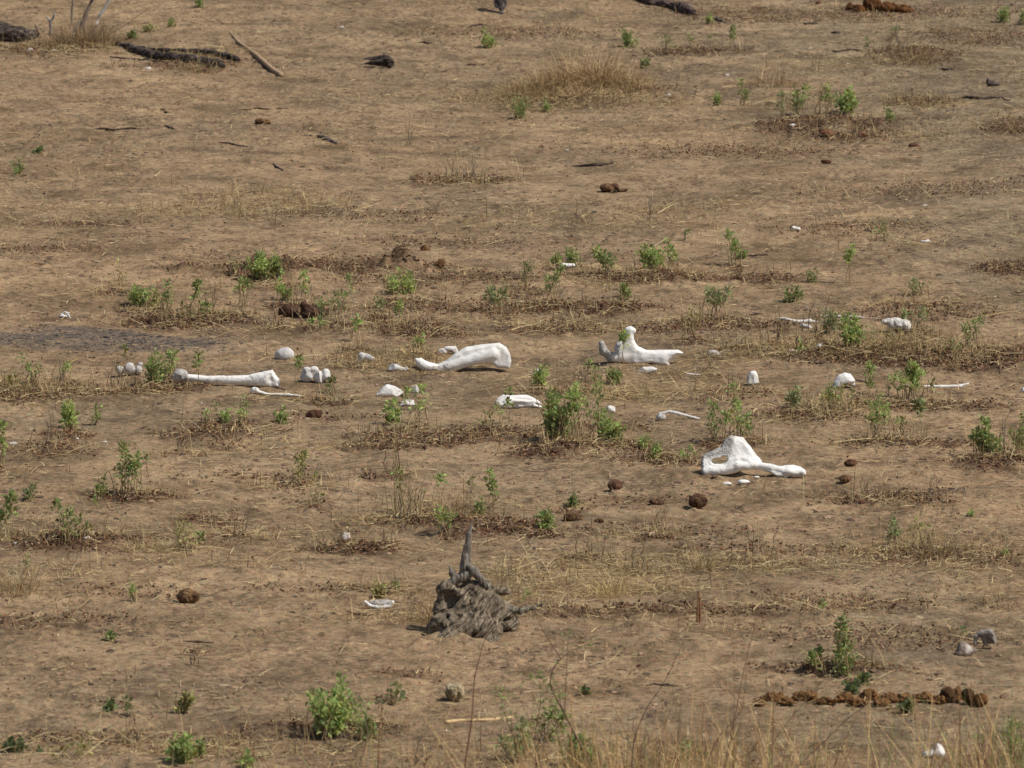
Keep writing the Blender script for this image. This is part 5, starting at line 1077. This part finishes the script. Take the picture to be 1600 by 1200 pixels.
def stalk(label, pts, depth, r=.006, c_=(.26, .14, .09), twigs=0, seed=0, leafy=0):
    """a tall stalk rooted in the ground at distance `depth`; pts are its course in picture pixels from the lower edge upward"""
    rs = np.random.default_rng(seed + 5)
    P = []
    for (x, y) in pts:
        u = (x - 800) / FPX; v = (600 - y) / FPX
        cy = math.cos(PITCH) + v * math.sin(PITCH); cz = -math.sin(PITCH) + v * math.cos(PITCH)
        t = depth / cy
        P.append((u * t, depth, CAMZ + cz * t))
    P = np.array(P)
    X0 = P[0, 0] + (P[0, 0] - P[1, 0]) * .5; Z0 = float(ground_z(X0, depth))
    P = np.vstack([[X0, depth, Z0 - .02], P])
    P[:, 1] += np.cumsum(rs.normal(size=len(P)) * .02)
    t = np.linspace(0, 1, 14); k = np.linspace(0, 1, len(P))
    Q = np.stack([np.interp(t, k, P[:, i]) for i in range(3)], 1)
    O = np.array([X0, depth, Z0]); Q -= O
    A = Acc(); A.tube(Q, r * (1 - .75 * t), c_, 5)
    LBs = []
    for i in range(twigs):
        j = rs.integers(4, 12); d = rs.normal(size=3) * .5; d[2] = abs(d[2]) + .45; d *= rs.uniform(.12, .32)
        R1 = Q[j] + d
        A.tube([Q[j], Q[j] + d * .5 + rs.normal(size=3) * .01, R1], [r * .5, r * .35, r * .15], c_, 4)
        LBs.append(R1)
    o = empty('tall_stalk', tuple(O), label, 'stalk', 'tall blurred stalks along the bottom')
    add('stem', A.mesh('stem'), M_stem, o)
    if leafy:
        cen = np.array(LBs + [Q[7], Q[10], Q[-1]])
        B = cen[rs.integers(len(cen), size=leafy)] + rs.normal(size=(leafy, 3)) * .025
        dv = rs.normal(size=(leafy, 3)); dv /= np.linalg.norm(dv, axis=1)[:, None]
        ln = rs.uniform(.018, .032, leafy)
        V, F, C2 = leaves(B, dv, ln, ln * .6, np.array(GREENS['mid'])[None] * rs.uniform(.7, 1.3, (leafy, 1)), rs)
        add('leaves', mesh_from('leaves', V, F, C2, False), M_leaf, o)
stalk('long reddish stalk curving up beside the pitted stone', [(726, 1200), (738, 1120), (741, 1060), (757, 1000), (776, 958)], 42.6, .0075, (.28, .15, .10), 0, 1)
stalk('dark forked branch with green leaves right of the pale debarked branch', [(930, 1210), (885, 1120), (865, 1083), (858, 1060), (868, 1035), (890, 1015), (920, 1005)], 42.8, .008, (.20, .125, .08), 4, 2, 90)
stalk('thin dark stalk slanting right above the bottom grass', [(990, 1150), (1008, 1105), (1038, 1060), (1070, 990)], 42.3, .005, (.14, .10, .08), 0, 3)
stalk('reddish stalk rising high left of the dung row', [(1130, 1205), (1148, 1120), (1165, 1030), (1200, 900)], 42.5, .006, (.30, .18, .11), 2, 4)
stalk('brown stalk leaning right, left one near the dung row', [(1100, 1205), (1120, 1150), (1160, 1110), (1170, 1000)], 42.2, .006, (.27, .17, .10), 3, 5)
stalk('straight dark stalk slanting up toward the dung row', [(1240, 1205), (1290, 1160), (1330, 1120), (1370, 1095)], 42.4, .0055, (.17, .11, .09), 2, 6)
stalk('reddish stalk crossing in front of the whole dung balls', [(1455, 1190), (1475, 1130), (1495, 1090), (1518, 1035)], 42.7, .005, (.27, .15, .10), 1, 7)
stalk('thin pale stalk left of the reddish curved stalk', [(690, 1195), (668, 1140), (672, 1090), (690, 1030)], 42.4, .0045, (.36, .26, .17), 1, 8)
stalk('pale branching stalk at the bottom left of centre', [(560, 1200), (575, 1150), (600, 1120), (612, 1060)], 42.7, .005, (.40, .30, .19), 2, 9)
stalk('thin brown stalk among the blurred grass right of centre', [(1060, 1205), (1066, 1150), (1050, 1080), (1060, 1030)], 42.3, .0045, (.33, .23, .13), 2, 10)
stalk('long thin twig reaching left over the lower right sand', [(1180, 1200), (1230, 1130), (1300, 1050), (1370, 990)], 42.6, .0045, (.28, .19, .12), 2, 11)
stalk('green leafed stalk at the right corner', [(1590, 1210), (1585, 1170), (1592, 1130)], 42.6, .006, (.2, .16, .08), 3, 12, 110)
stalk('small green leafed stalk left of the bottom grass', [(800, 1210), (806, 1160), (790, 1120), (780, 1080)], 42.9, .005, (.2, .15, .08), 3, 13, 70)
for q in [(815, 1190, 80, 62, 'S', 'dull', 'blurred greenish bush among stalks at the bottom centre'), (860, 1160, 60, 70, 'S', 'mid', 'blurred leafy stems under the forked branch'), (905, 1198, 60, 44, 'L', 'mid', 'low blurred green bush right of the forked branch foot'),
          (1080, 1190, 60, 30, 'S', 'dull', 'faint green weed in the bottom grass right of centre'), (1590, 1185, 60, 60, 'S', 'mid', 'blurred green bush in the bottom right corner'), (1560, 1200, 70, 80, 'D', 'yel', 'tall blurred dry stems at the bottom right corner'),
          (1160, 1200, 90, 90, 'D', 'mid', 'dark bare twigs fanning out of the bottom grass'), (1010, 1200, 90, 80, 'D', 'mid', 'reddish bare twigs in the bottom grass right of the bushes'), (660, 1200, 70, 50, 'D', 'mid', 'fine dry twigs at the bottom left of the curved stalk'), (120, 1185, 80, 30, 'Y', 'yel', 'low dry stubs with few leaves at the bottom left')]:
    shrub(*q)
stalk('pair of stems with green leaves at the bottom centre', [(840, 1210), (835, 1150), (845, 1100), (842, 1050)], 42.9, .005, (.2, .15, .08), 4, 14, 120)
